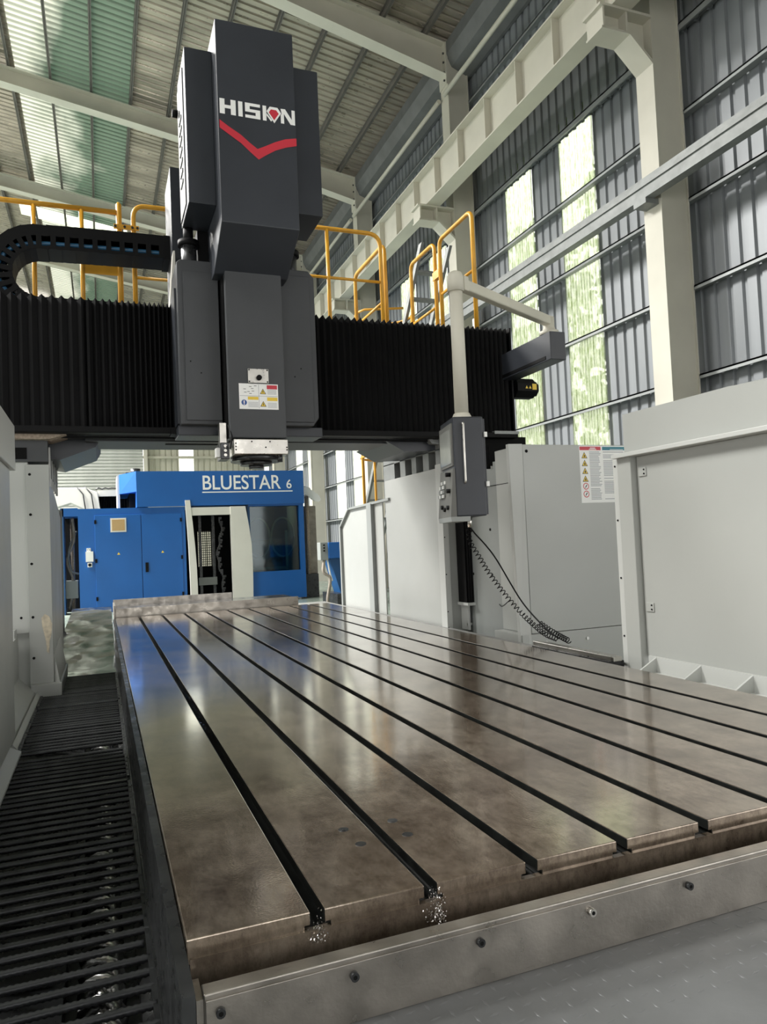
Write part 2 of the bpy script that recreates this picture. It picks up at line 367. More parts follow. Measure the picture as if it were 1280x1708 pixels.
# ---- far wall with roller shutter and translucent strips
wf = struct('wall_far', (0, 38.5, 0))
def corr_x(mb, x0, w, z0, z1, y, d=.04, pitch=.3):
    pr = sheet_profile(w, pitch, d, x0); b = len(mb.v)
    for x, dy in pr: mb.v += [(x, y + dy, z0), (x, y + dy, z1)]
    for i in range(len(pr) - 1): mb.face((b + 2 * i, b + 2 * i + 2, b + 2 * i + 3, b + 2 * i + 1))
    return mb
spans = [(-26, -13.5, 0, 13), (-13.5, -8, 7.2, 13), (-8, -2.2, 0, 13), (-2.2, 2.1, 7.6, 13.6), (2.1, 3.83, 0, 13), (3.83, 4.57, 0, 3.0), (3.83, 4.57, 9, 12.7), (4.57, 7.85, 0, 12.4)]
for a, b, z0, z1 in spans: corr_x(MB(), a, b - a, z0, z1, 38.5).build('end_wall_sheet', 'beige', wf)
MB().box(-2.2, 7.8, 38.38, 38.48, 6.05, 6.17).build('girt', 'beige', wf)
MB().box(2.1, 7.8, 38.38, 38.48, 4.6, 4.72).build('girt', 'beige', wf)
for x in (-2.25, 2.1): MB().box(x, x + .18, 38.2, 38.5, 0, 8).build('door_post', 'cream', wf)
o = corr_x(MB(), 3.83, .74, 3.0, 9.0, 38.48, .02, .08).build('window_20', 'pane_pale'); tag(o, 'bright translucent strip in the far end wall', kind='structure')
dr = struct('door_1', (0, 38.4, 0)); tag(dr, 'closed grey roller shutter behind the blue machine')
s0 = None
for i in range(48):
    z = .02 + i * .16
    if s0 is None:
        s0 = MB().prism([(38.36, z), (38.30, z + .05), (38.33, z + .13), (38.36, z + .155), (38.42, z + .155), (38.42, z)], 'x', -2.07, 2.08).build('shutter_slat', 'shutter', dr)
    else: dup(s0, (0, 0, i * .16))

# ---- left side wall and back wall of the hall (behind and left of the viewer) unseen, openings added and sized for fill light
wl = struct('wall_left', (-20, 12, 0))
MB().box(-20.1, -20, -14, 38.5, 0, 1.2).build('dado_wall', 'beige', wl)
MB().box(-20.1, -20, -14, 38.5, 5.6, 12.0).build('upper_wall', 'wall', wl)
for k in range(9): MB().box(-20.2, -19.9, -14 + 6.4 * k, -13.6 + 6.4 * k, 0, 12).build('wall_post', 'cream', wl)
wk = struct('wall_back', (-6, -14, 0))
MB().box(-20, 7.85, -14.1, -14, 6.2, 14.6).build('upper_wall', 'wall', wk)
for x0, x1 in ((-20, -14), (-4, -1), (5, 7.85)): MB().box(x0, x1, -14.1, -14, 0, 6.2).build('wall_pier', 'beige', wk)

# ---- roof: foil faced sheets on purlins, right slope visible, left slope beyond the ridge
ce = struct('ceiling', (0, 17, 12)); SL = .17; ZR = 12.22; RX = -6.0
def rz(x): return ZR + SL * (7.2 - x)
def roof_sheet(x0, x1, y0, w, m, name, ridge=False):
    pr = sheet_profile(w, .2, .035, y0); mb = MB()
    f = (lambda x: rz(x)) if not ridge else (lambda x: rz(RX) - SL * (RX - x))
    for y, d in pr: mb.v += [(x0, y, f(x0) + d), (x1, y, f(x1) + d)]
    for i in range(len(pr) - 1): mb.face((2 * i, 2 * i + 1, 2 * i + 3, 2 * i + 2))
    return mb.build(name, m, ce)
r0 = roof_sheet(1.0, 7.95, -14, 1.0, 'roof', 'roof_sheet'); q0 = roof_sheet(RX, -1.72, -14, 1.0, 'roof', 'roof_sheet'); k0_ = roof_sheet(-1.72, 1.0, -14, 1.0, 'green_band', 'skylight_pane'); l0 = roof_sheet(-20, RX, -14, 1.0, 'roof', 'roof_sheet', True)
for i in range(1, 53):
    y = -14 + i
    dup(l0, (0, i, 0))
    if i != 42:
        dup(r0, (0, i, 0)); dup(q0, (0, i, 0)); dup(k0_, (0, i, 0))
roof_sheet(RX, -2.4, 28, 1.0, 'roof', 'roof_sheet'); roof_sheet(1.2, 7.95, 28, 1.0, 'roof', 'roof_sheet')
roof_sheet(-2.4, 1.2, 28, 1.0, 'pane', 'skylight_pane')
p0 = None
for x in [6.75 - .955 * i for i in range(14)]:
    z = rz(x); pm = MB().box(x - .035, x + .035, -14, 38.4, z - .19, z - .17).box(x - .005, x + .005, -14, 38.4, z - .19, z - .01).box(x - .035, x + .0, -14, 38.4, z - .03, z - .012)
    pm.build('purlin', 'purlin', ce)

# ---- steel frames: columns, rafters, crane beam, channel, tie tube
COLY = (1.73, 7.64, 13.62, 19.66, 25.63, 31.63)
FRN = ('nearest the operator platform', 'first past the near guard', 'behind the right railing', 'beyond the gantry leg', 'behind the blue machine', 'at the far end of the hall')
for i, y in enumerate(COLY):
    c = thing('steel_column', (7.45, y + .17, 0), 'cream painted steel column with crane bracket, ' + FRN[i], 'column', 'columns along the right wall')
    MB().box(7.2, 7.225, y, y + .34, 0, 11.86).build('inner_flange', 'cream', c)
    MB().box(7.665, 7.69, y, y + .34, 0, 11.86).build('outer_flange', 'cream', c)
    MB().box(7.225, 7.665, y + .02, y + .05, 0, 11.86).build('web_cover', 'cream', c)
    MB().box(7.225, 7.665, y + .29, y + .32, 0, 11.86).build('web_cover', 'cream', c)
    # crane bracket (corbel): top plate, tapered web, end plate
    MB().box(6.35, 7.2, y - .02, y + .36, 8.33, 8.365).build('bracket_top', 'cream', c)
    MB().prism([(6.42, 8.33), (7.2, 8.33), (7.2, 7.75), (6.85, 8.06), (6.42, 8.06)], 'y', y + .15, y + .19).build('bracket_web', 'cream', c)
    MB().prism([(6.38, 8.06), (6.38, 8.03), (6.84, 8.03), (7.2, 7.70), (7.2, 7.75), (6.86, 8.06)], 'y', y, y + .34).build('bracket_flange', 'cream', c)
    MB().box(6.40, 6.43, y, y + .34, 8.05, 8.33).build('bracket_end', 'cream', c)
    MB().box(6.78, 6.81, y, y + .34, 8.05, 8.33).build('bracket_stiffener', 'cream', c)
for i, y in enumerate(COLY[1:] + (37.6,)):
    yc = y + .17
    r = thing('roof_rafter', (0, yc, rz(0) - .6), 'cream tapered I-section roof rafter over the column ' + (FRN[i + 1] if i < 5 else 'against the end wall'), 'rafter', 'rafters spanning the hall')
    def zt(x): return rz(x) - .2
    def dp(x): return .42 + .26 * max(0, min(1, (x - 3.2) / 4.0))
    xs = [RX, -2, 1, 3.2, 5.2, 7.2]
    for nm, a, b, wd in (('top_flange', 0, .02, .15), ('bottom_flange', None, None, .15), ('web', 0, 1, .008)):
        mb = MB(); prev = None
        for x in xs:
            if nm == 'top_flange': zz = (zt(x) - .02, zt(x))
            elif nm == 'web': zz = (zt(x) - dp(x), zt(x) - .02)
            else: zz = (zt(x) - dp(x) - .02, zt(x) - dp(x))
            q = [(x, yc - wd, zz[0]), (x, yc + wd, zz[0]), (x, yc + wd, zz[1]), (x, yc - wd, zz[1])]
            if prev: mb.hull8(prev, q)
            prev = q
        mb.build(nm, 'cream', r)
    ep = MB().box(7.17, 7.2, yc - .17, yc + .17, 11.1, 12.02).build('end_plate', 'cream', r)
    for bz in (11.2, 11.38, 11.6, 11.8): MB().cyl((7.14, yc - .1, bz), (7.172, yc - .1, bz), .022, 8).build('bolt', 'dark_steel', r)
    # left half rafter beyond the ridge
    mb = MB(); mb.hull8([(-20, yc - .12, rz(RX) - SL * 14 - .65), (-20, yc + .12, rz(RX) - SL * 14 - .65), (-20, yc + .12, rz(RX) - SL * 14 - .2), (-20, yc - .12, rz(RX) - SL * 14 - .2)],
                        [(RX, yc - .12, rz(RX) - .64), (RX, yc + .12, rz(RX) - .64), (RX, yc + .12, rz(RX) - .2), (RX, yc - .12, rz(RX) - .2)])
    mb.build('far_half', 'cream', r)
cb = thing('crane_runway_beam', (6.7, 16, 8.37), 'long cream crane runway I-beam with stiffener plates resting on column brackets', 'beam')
MB().box(6.55, 6.87, -14, 38, 8.37, 8.395).build('bottom_flange', 'cream', cb)
MB().box(6.55, 6.87, -14, 38, 9.16, 9.19).build('top_flange', 'cream', cb)
MB().box(6.70, 6.715, -14, 38, 8.395, 9.16).build('web', 'cream', cb)
st0 = None
for i in range(36):
    y = .6 + i * 1.05
    if st0 is None: st0 = MB().box(6.57, 6.70, y, y + .016, 8.395, 9.16).build('stiffener', 'cream', cb)
    else: dup(st0, (0, i * 1.05, 0))
MB().box(6.67, 6.75, -14, 38, 9.19, 9.26).build('crane_rail', 'dark_steel', cb)
ch = thing('galvanised_channel', (7.05, 12, 5.82), 'long galvanised C-channel rail running across the columns above the near guard', 'channel')
MB().prism([(6.98, 5.83), (7.12, 5.83), (7.12, 5.85), (6.995, 5.85), (6.995, 6.08), (7.12, 6.08), (7.12, 6.1), (6.98, 6.1)], 'y', -5, 37).build('channel_section', 'galv', ch)
MB().box(6.955, 6.982, -5, 37, 5.98, 6.03).build('cover_strip', 'galv', ch)
for y in COLY: MB().box(6.98, 7.2, y + .05, y + .29, 5.76, 5.83).build('support_bracket', 'galv', ch)
for i, y in enumerate(COLY[:-1]):
    t = MB().cyl((7.12, y + .3, 10.86), (7.12, COLY[i + 1] + .05, 10.86), .05, 12).build('tie_tube', 'cream')
    tag(t, 'cream round tie tube high between the columns, from the one ' + FRN[i], 'tube', 'tie tubes between columns')

# ---- trees outside the right wall
def tree(i, x, y, h, rad):
    tr = thing('tree', (x, y, 0), 'leafy green tree outside seen blurred through the translucent wall strips', 'tree', 'trees outside the hall')
    MB().tube([(x, y, -.2), (x + .1, y, h * .4), (x, y + .1, h * .75)], .18, 8, rr=[.22, .16, .08]).build('trunk', 'bark', tr)
    mb = MB(); rnd = random.Random(i)
    for k in range(900):
        a = rnd.uniform(0, 2 * PI); u = rnd.uniform(-1, 1); rr = rnd.uniform(.55, 1) ** .5
        q = math.sqrt(1 - u * u)
        c = Vector((x + rad * rr * q * math.cos(a), y + rad * rr * q * math.sin(a), h * .55 + h * .5 * rr * u))
        d = Vector((rnd.uniform(-1, 1), rnd.uniform(-1, 1), rnd.uniform(-.5, 1))).normalized(); e = d.orthogonal().normalized(); f2 = d.cross(e)
        s = rnd.uniform(.12, .3)
        mb.poly([c - e * s, c - f2 * s * .5, c + e * s, c + f2 * s * .5])
    cr = mb.build('crown', 'leaf', tr)
for i in range(4): tree(i, 11.6 + (i % 2) * .5, 9.6 + i * 3.9, 8.6 + (i * 37 % 10) * .3, 1.85)

# ================================================================== THE MACHINE TABLE
T = .6; TY0, TY1 = 1.455, 8.87
tb = thing('machine_worktable', (1.38, 5.1, 0), 'long oily cast iron worktable with lengthwise T-slots', 'worktable')
MB().box(.14, 2.62, TY0 + .005, TY1, .02, .55).build('table_base', 'steel_bar', tb)
edges = [.13] + [.37 + .25 * i for i in range(9)]
rts = [.37 + .25 * i for i in range(9)] + [2.63]
for i in range(10):
    a = .13 if i == 0 else .37 + .25 * (i - 1) + .03; b = 2.63 if i == 9 else .37 + .25 * i
    ua = a if i == 0 else a + .012; ub = b if i == 9 else b - .012
    pr = [(ua, .553), (ub, .553), (ub, .574), (b, .574), (b, T), (a, T), (a, .574), (ua, .574)]
    if i == 0: pr = [(a, .52), (a + .01, .52), (ub, .552), (ub, .574), (b, .574), (b, T), (a, T)]; pr = [(a, .552), (ub, .552), (ub, .574), (b, .574), (b, T), (a, T)]
    if i == 9: pr = [(ua, .552), (b, .552), (b, T), (a, T), (a, .574), (ua, .574)]
    stb = MB().prism(pr, 'y', TY0, TY1)
    for fi in range(2, len(stb.f)):
        p_, q_ = pr[fi - 2], pr[(fi - 1) % len(pr)]
        if not (p_[1] == q_[1] == T) and not (p_[0] == q_[0] in (.13, 2.63)): stb.m[fi] = 1
    stb.build('table_strip', ['table', 'slot_black'], tb, bevel=.0025)
    if i < 9: MB().box(b - .014, b + .044, TY0 + .006, TY1 - .002, .5495, .5525).build('slot_floor', 'slot_black', tb)
MB().box(.135, 2.625, TY0 - .006, TY0 + .01, .50, .566).box(.135, 2.625, TY0 - .003, TY0, .5, .53).build('front_ledge', 'table', tb)
for p in ((.56, 1.824), (.57, 1.719), (.694, 1.821), (.694, 1.72)):
    mb = MB(); mb.cyl((p[0], p[1], T - .002), (p[0], p[1], T + .0012), .0135, 18).cyl((p[0], p[1], T), (p[0], p[1], T + .0018), .0105, 18, 1)
    mb.build('hole_plug', ['dark_steel', 'dark_steel'], tb)
# side wall of the table facing the grating
MB().box(.105, .128, 1.30, 8.95, .0, .585).build('side_plate', 'dark_steel', tb)
MB().box(.100, .106, 1.30, 8.95, .25, .275).build('side_lip', 'dark_steel', tb)
# front clamp bar
fb = thing('front_edge_bar', (1.2, 1.37, .43), 'worn steel edge bar bolted along the front of the worktable', 'bar')
MB().box(.147, 3.2, 1.357, 1.393, .43, .549).build('bar_body', 'steel_bar', fb, bevel=.003)
MB().box(.150, 3.2, 1.353, 1.358, .43, .539).build('face_strip', 'steel_bar', fb, bevel=.001)
MB().box(.135, .147, 1.36, 1.43, .42, .54).build('end_cap', 'steel_bar', fb)
for i, bx in enumerate((.175, .424, .693, .964, 1.232, 1.50, 1.77)):
    mt = 'steel' if i == 3 else 'dark_steel'
    b = MB().cyl((bx, 1.353, .517), (bx, 1.343, .517), .0085, 14).build('bolt', mt, fb)
    MB().cyl((bx, 1.3435, .517), (bx, 1.3425, .517), .0045, 6).build('hex_socket', 'hole', b)
gu = MB().box(.13, 3.2, 1.393, 1.449, .40, .478).build('drip_gutter', 'oil_brown'); tag(gu, 'narrow wet gutter between worktable front and edge bar', 'gutter')
# tread plate platform
tp = thing('tread_plate_platform', (1.8, .2, 0), 'grey checkered tread plate platform in front of the edge bar', 'platform')
MB().box(.14, 3.6, -1.6, 1.356, .418, .43).build('plate', 'plate', tp)
MB().box(.16, 3.55, -1.55, 1.34, 0, .418).build('platform_base', 'concrete', tp)
def lug(name, ang, cx, cy):
    mb = MB(); L, W, H = .0135, .0032, .0011
    u = (math.cos(ang), math.sin(ang)); v = (-u[1], u[0])
    def q(a, b, z): return (cx + u[0] * a + v[0] * b, cy + u[1] * a + v[1] * b, .43 + z)
    mb.v = [q(-L, 0, 0), q(0, -W, 0), q(L, 0, 0), q(0, W, 0), q(-L * .6, 0, H), q(0, -W * .5, H), q(L * .6, 0, H), q(0, W * .5, H)]
    for a in range(4): b = (a + 1) % 4; mb.face((a, b, 4 + b, 4 + a), 0, True)
    mb.face((4, 5, 6, 7)); return mb.build(name, 'plate', tp)
la = lug('tread_lug', .15, .7, 1.0); lb = lug('tread_lug', .15 + PI / 2, .7, 1.0); nl = 0
for i in range(44):
    for j in range(20):
        x = .42 + i * .036; y = 1.335 - j * .036
        if x < .42 + j * .036 * .0 or nl >= 296: continue
        # only the part of the plate in view
        if y < 1.13 + max(0, .75 - x) * .55 or x > 1.75: continue
        dup(la if (i + j) % 2 else lb, (x - .7, y - 1.0, 0)); nl += 1
# far end: splash bar and tray
ft = thing('table_end_tray', (1.2, 9.3, .5), 'low steel splash bar and tray behind the far end of the worktable', 'tray')
MB().box(.13, 2.28, 8.95, 8.975, .55, .70).build('splash_bar', 'steel_bar', ft)
MB().box(.14, 2.25, 8.975, 9.62, .55, .692).build('tray_floor', 'wet', ft)
MB().box(.12, 1.57, 9.62, 9.64, .55, .765).build('back_lip', 'steel_bar', ft)
MB().box(.115, .135, 8.95, 9.64, .55, .735).build('side_lip', 'steel_bar', ft)
MB().box(.2, 2.2, 9.0, 9.6, .0, .55).build('tray_support', 'concrete', ft)
# chips
def chips(cx, cy, cz, n, sx, sy, sz, label):
    mb = MB()
    for k in range(n):
        c = Vector((cx + random.gauss(0, sx), cy + random.gauss(0, sy), cz + abs(random.gauss(0, sz))))
        s = random.uniform(.0008, .0026); d = Vector((random.gauss(0, 1), random.gauss(0, 1), random.gauss(0, 1))).normalized(); e = d.orthogonal().normalized(); f2 = d.cross(e)
        mb.poly([c - e * s, c - f2 * s * .6 + d * s * .3, c + e * s, c + f2 * s * .6 - d * s * .2])
    o = mb.build('metal_chips', 'chip'); tag(o, label, 'metal chips', kind='stuff')
chips(.638, 1.435, .53, 420, .010, .01, .028, 'glittering pile of metal chips under the second T-slot')
chips(.385, 1.445, .545, 200, .008, .006, .018, 'small clump of metal chips in the mouth of the first T-slot')
chips(.35, 1.42, .48, 220, .028, .008, .012, 'scattered metal chips in the front gutter below the first T-slot')
o = MB(); 
for k in range(300):
    y = random.uniform(3.1, 5.2); s = random.uniform(.002, .006); x = .385 + random.uniform(-.012, .012); z = random.uniform(.58, .599)
    o.poly([(x - s, y, z), (x, y - s * 2, z + .002), (x + s, y, z + .001), (x, y + s * 2, z - .001)])
tag(o.build('metal_chips', 'chip'), 'line of pale metal chips caught inside the first T-slot', 'metal chips', kind='stuff')

# ================================================================== GRATING AND CHIP AUGER
gr = thing('drain_grating', (-.18, 4.4, .24), 'black oily rebar grating over the chip trough beside the worktable', 'grating')
GX0, GX1 = -.465, .10
mb = MB(); nseg = 70; R0 = .0095
path = []; rad = []
for i in range(nseg + 1):
    path.append((GX0 + (GX1 - GX0) * i / nseg, 1.30, .242)); rad.append(R0 if i % 2 else R0 * 1.28)
mb.tube(path, R0, 7, 0, True, rad)
gb = mb.build('grate_bar', 'rebar', gr)
for i in range(1, 78):
    y = 1.30 + i * .0755
    if i in (42,): continue
    o = dup(gb, (0, i * .0755 + random.uniform(-.004, .004), random.uniform(-.002, .002)))
    o.rotation_euler.z = random.uniform(-.006, .006)
for y0, y1 in ((1.25, 3.78), (3.84, 5.86), (5.9, 7.2)):
    MB().box(GX0 - .004, GX0 + .012, y0, y1, .225, .25).build('frame_flat', 'rebar', gr)
    MB().box(GX1 - .012, GX1 + .004, y0, y1, .225, .25).build('frame_flat', 'rebar', gr)
    MB().box(GX0, GX1, y1 - .02, y1, .225, .25).build('frame_flat', 'rebar', gr)
tr_ = thing('chip_trough', (-.18, 4.4, 0), 'dark sloping sheet metal trough under the rebar grating', 'trough')
MB().prism([(-.475, .235), (-.475, .21), (-.13, .11), (-.13, .03), (.07, .03), (.07, .1), (.1, .13), (.104, .2), (.104, .005), (-.49, .005), (-.49, .235)], 'y', 1.2, 7.55).build('trough_sheet', 'dark_steel', tr_)
for i in range(16):
    y = 1.5 + i * .36
    MB().hull8([(-.46, y, .212), (-.46, y + .02, .212), (-.46, y + .02, .222), (-.46, y, .222)], [(-.16, y + .10, .125), (-.16, y + .12, .125), (-.16, y + .12, .135), (-.16, y + .10, .135)]).build('trough_rib', 'dark_steel', tr_)
au = thing('chip_auger', (-.03, 4.4, .03), 'polished steel spiral chip auger lying in the trough', 'auger')
MB().cyl((-.03, 1.22, .1), (-.03, 7.4, .1), .018, 10).build('auger_shaft', 'auger', au)
mb = MB(); N = 62 * 14; pit = .1
for i in range(N + 1):
    a = 2 * PI * i / 14; y = 1.22 + pit * i / 14
    for r in (.018, .066): mb.v.append((-.03 + r * math.cos(a), y, .1 + r * math.sin(a)))
for i in range(N): mb.face((2 * i, 2 * i + 1, 2 * i + 3, 2 * i + 2), 0, True)
fo = mb.build('auger_flight', 'auger', au); sd = fo.modifiers.new('thickness', 'SOLIDIFY'); sd.thickness = .006
tag_o = None
cp = MB(); NY, NX = 60, 12
prof_ = ((7.22, .24, -.46), (8.0, .37, -.44), (8.9, .52, -.40), (9.6, .63, -.36), (10.1, .66, -.36))
def pz_(y):
    for (ya, za, xa), (yb, zb2, xb) in zip(prof_, prof_[1:]):
        if y <= yb + 1e-6: t = (y - ya) / (yb - ya); return za + (zb2 - za) * t, xa + (xb - xa) * t
for i in range(NY + 1):
    y = 7.22 + 2.88 * i / NY; z, x0 = pz_(y)
    for j in range(NX + 1):
        x = x0 + (.10 - x0) * j / NX
        cp.v.append((x, y, z + .012 * mnoise.noise((x * 4, y * 3.2, .5)) + .006 * mnoise.noise((x * 9, y * 8, 2.5))))
for i in range(NY):
    for j in range(NX):
        q = i * (NX + 1) + j; cp.face((q, q + 1, q + NX + 2, q + NX + 1), 0, True)
cv = thing('conveyor_cover', (-.15, 8.6, 0), 'wet rippled sheet steel cover rising behind the grating', 'cover')
cp.build('cover_sheet', 'wet', cv); MB().box(-.36, .09, 7.7, 10.05, .0, .24).build('cover_support', 'dark_steel', cv)

# ================================================================== SHEET METAL GUARDS
def screws(par, pts, ax, m='hole', r=.006):
    for p in pts:
        d = {'y': (0, -.004, 0), 'x': (-.004, 0, 0), 'X': (.004, 0, 0)}[ax]
        MB().cyl(p, (p[0] + d[0], p[1] + d[1], p[2] + d[2]), r, 8).build('screw', m, par)
# left near guard
lg = thing('way_guard', (-.9, 3.6, 0), 'tall light grey sheet metal guard box beside the near end of the grating', 'guard')
MB().box(-1.3, -.475, 2.3, 4.62, .33, 1.84).build('guard_panel', 'white', lg, bevel=.004)
MB().box(-1.3, -.455, 2.3, 4.74, 1.84, 2.105).build('upper_box', 'white2', lg, bevel=.004)
MB().box(-1.25, -.5, 2.4, 4.7, 1.79, 1.84).build('box_underside', 'black', lg)
MB().prism([(-.60, .30), (-.44, .25), (-.44, .265), (-.58, .34)], 'y', 2.3, 4.55).build('foot_flange', 'white2', lg)
MB().box(-1.3, -.60, 2.3, 4.6, 0, .31).build('guard_plinth', 'white', lg)
lb_ = thing('rail_bed_casing', (-.6, 5.5, 0), 'low light grey base casing between the near guard and the left gantry leg', 'base')
MB().prism([(-.9, .0), (-.482, .0), (-.482, .25), (-.62, .40), (-.62, .72), (-.9, .72)], 'y', 4.62, 6.36).build('base_casing', 'white', lb_)
MB().prism([(-.498, .27), (-.47, .24), (-.468, .262), (-.492, .29)], 'y', 4.62, 6.30).build('edge_strip', 'white2', lb_)
MB().box(-.9, -.63, 6.2, 6.38, .72, .78).build('base_ledge', 'white2', lb_)
# right near guard
ng = thing('side_guard', (3.1, 2.5, .45), 'large light grey hinged guard panel with overhanging lip and gusseted base', 'guard')
MB().box(2.975, 3.0, .4, 3.48, .60, 1.77).build('guard_panel', 'white', ng)
MB().box(2.935, 3.0, 3.49, 3.61, .50, 1.775).build('post', 'white', ng, bevel=.004)
MB().box(2.945, 2.965, 3.61, 3.66, .52, 1.77).build('post_flange', 'white2', ng)
MB().box(2.90, 3.02, .4, 3.62, 1.772, 1.797).build('lip', 'white2', ng, bevel=.003)
MB().hull8([(2.955, .6, 1.797), (2.965, .6, 1.797), (2.965, .6, 1.90), (2.955, .6, 1.90)], [(2.955, 2.76, 1.797), (2.965, 2.76, 1.797), (2.965, 2.76, 2.035), (2.955, 2.76, 2.035)]).box(2.955, 2.965, 2.76, 3.56, 1.797, 2.035).build('hood', 'white', ng)
MB().hull8([(2.965, .6, 1.90), (3.5, .6, 2.02), (3.5, .6, 2.03), (2.965, .6, 1.91)], [(2.965, 2.76, 2.025), (3.5, 2.76, 2.14), (3.5, 2.76, 2.15), (2.965, 2.76, 2.035)]).build('hood_top', 'white2', ng)
MB().box(2.79, 2.99, .4, 3.46, .5, .515).build('base_shelf', 'white2', ng)
MB().box(2.962, 2.976, .4, 3.46, .515, .602).build('base_rail', 'white2', ng)
for i in range(8):
    y = 3.40 - i * .335; MB().prism([(2.80, .515), (2.965, .515), (2.965, .60)], 'y', y - .006, y + .006).build('gusset', 'white2', ng)
for z in (1.676, .885):
    h = MB().box(2.968, 2.976, 3.40, 3.465, z - .026, z + .026).build('hinge', 'white', ng, bevel=.002)
    screws(h, [(2.968, 3.415, z - .012), (2.968, 3.415, z + .012)], 'x', r=.005)
screws(ng, [(2.945, 3.64, z) for z in (1.73, 1.40, 1.05, .7)], 'x', r=.006)
# bed between table and guards with linear rail
bd = thing('machine_bed', (3.1, 5, 0), 'grey machine bed strip between the worktable and the right guards', 'bed')
MB().box(2.64, 3.04, 1.5, 10.4, 0, .5).build('bed_body', 'concrete', bd)
lr = thing('linear_rail', (2.86, 3.9, .49), 'polished steel guide rail in front of the sticker cover', 'rail')
MB().box(2.84, 2.90, 3.62, 4.5, .555, .585).build('rail_bar', 'steel', lr, bevel=.004)
MB().box(2.82, 2.93, 3.64, 4.48, .5, .555).build('rail_base', 'dark_steel', lr)
# right front cover with sticker
fc = thing('saddle_cover', (3.7, 5.3, 0), 'light grey sheet metal cover with safety sticker in front of the right gantry leg', 'cover')
MB().box(3.215, 4.5, 5.10, 5.55, .54, 2.075).build('cover_panel', 'white', fc, bevel=.004)
MB().box(3.13, 4.5, 5.105, 5.55, .0, .535).build('kick_panel', 'white', fc)
MB().hull8([(3.12, 5.12, .45), (3.21, 5.10, .45), (3.21, 5.16, .45), (3.12, 5.16, .45)], [(3.095, 5.12, 2.08), (3.215, 5.10, 2.08), (3.215, 5.16, 2.08), (3.095, 5.16, 2.08)]).build('edge_strip', 'white2', fc, bevel=.003)
screws(fc, [(3.135, 5.125, z) for z in (1.96, 1.42, 1.0, .55)], 'y', 'plastic_white', .013)
screws(fc, [(3.35, 5.10, .46), (3.75, 5.10, .46)], 'y', 'plastic_white', .013)
screws(fc, [(3.25, 5.10, 2.02)], 'y', 'hole', .013)
MB().prism([(5.16, .3), (6.22, .3), (6.22, 1.98), (5.6, 1.93), (5.6, 1.99), (5.16, 1.99)], 'x', 3.22, 3.24).build('side_panel', 'frame_grey', fc)
MB().box(3.212, 3.225, 5.16, 6.2, 1.78, 1.785).build('seam', 'hole', fc)
screws(fc, [(3.22, y, z) for y in (5.7, 6.05) for z in (1.0, 1.4)], 'x', 'hole', .012)
# safety sticker on the cover
sk = MB(); Y = 5.0985
def rect(x0, x1, z0, z1, mi, d=0): sk.poly([(x0, Y - d, z0), (x1, Y - d, z0), (x1, Y - d, z1), (x0, Y - d, z1)], mi)
rect(3.765, 4.30, 1.585, 2.068, 0); rect(3.77, 3.985, 2.03, 2.06, 1, .0006); rect(4.0, 4.29, 2.03, 2.06, 2, .0006)
rect(3.875, 3.93, 2.045, 2.052, 0, .001); rect(3.865, 3.94, 2.034, 2.040, 0, .001); rect(4.08, 4.22, 2.035, 2.039, 0, .001)
for i in range(4):
    zc = 1.985 - i * .066; sk.poly([(3.785, Y - .0006, zc - .024), (3.845, Y - .0006, zc - .024), (3.815, Y - .0006, zc + .03)], 4)
    sk.poly([(3.793, Y - .0009, zc - .019), (3.837, Y - .0009, zc - .019), (3.815, Y - .0009, zc + .021)], 3)
    sk.poly([(3.808, Y - .0012, zc - .014), (3.824, Y - .0012, zc - .014), (3.819, Y - .0012, zc + .006), (3.812, Y - .0012, zc + .006)], 4)
for i in range(2):
    zc = 1.725 - i * .066; sk.disc((3.816, Y - .0006, zc), (0, -1, 0), .029, 20, 1); sk.disc((3.816, Y - .0009, zc), (0, -1, 0), .022, 20, 0)
    sk.poly([(3.804, Y - .0011, zc - .012), (3.812, Y - .0011, zc - .014), (3.829, Y - .0011, zc + .01), (3.82, Y - .0011, zc + .014)], 4)
zz = 2.018; rr_ = random.Random(3)
while zz > 1.61:
    if rr_.random() > .12: rect(3.865, 3.985 - rr_.random() * .03, zz - .006, zz, 5, .0006)
    if rr_.random() > .12: rect(4.005, 4.27 - rr_.random() * .08, zz - .006, zz, 5, .0006)
    zz -= .0125
sk.build('safety_sticker', ['print_white', 'print_red', 'print_teal', 'print_yellow', 'print_black', 'print_grey'], fc)
# far slanted guard on the right
fg = thing('end_guard', (3.09, 8.8, 0), 'light grey framed guard panel with a slanted corner behind the right gantry leg', 'guard')
prof = [(7.98, .3), (9.57, .3), (9.57, 1.555), (9.15, 1.795), (7.98, 1.83)]
MB().prism(prof, 'x', 3.085, 3.10).build('guard_panel', 'white', fg)
MB().hull8([(3.05, 7.7, 1.80), (3.10, 7.7, 1.80), (3.10, 7.7, 1.83), (3.05, 7.7, 1.83)], [(3.05, 9.17, 1.775), (3.10, 9.17, 1.775), (3.10, 9.17, 1.80), (3.05, 9.17, 1.80)]).build('top_frame', 'frame_grey', fg)
MB().hull8([(3.05, 9.13, 1.80), (3.10, 9.13, 1.80), (3.10, 9.17, 1.80), (3.05, 9.17, 1.80)], [(3.05, 9.53, 1.56), (3.10, 9.53, 1.56), (3.10, 9.58, 1.56), (3.05, 9.58, 1.56)]).build('slant_frame', 'frame_grey', fg)
MB().box(3.05, 3.10, 9.53, 9.58, .3, 1.56).build('end_frame', 'frame_grey', fg)
MB().box(3.04, 3.10, 8.26, 8.42, .3, 1.80).build('mid_post', 'frame_grey', fg)

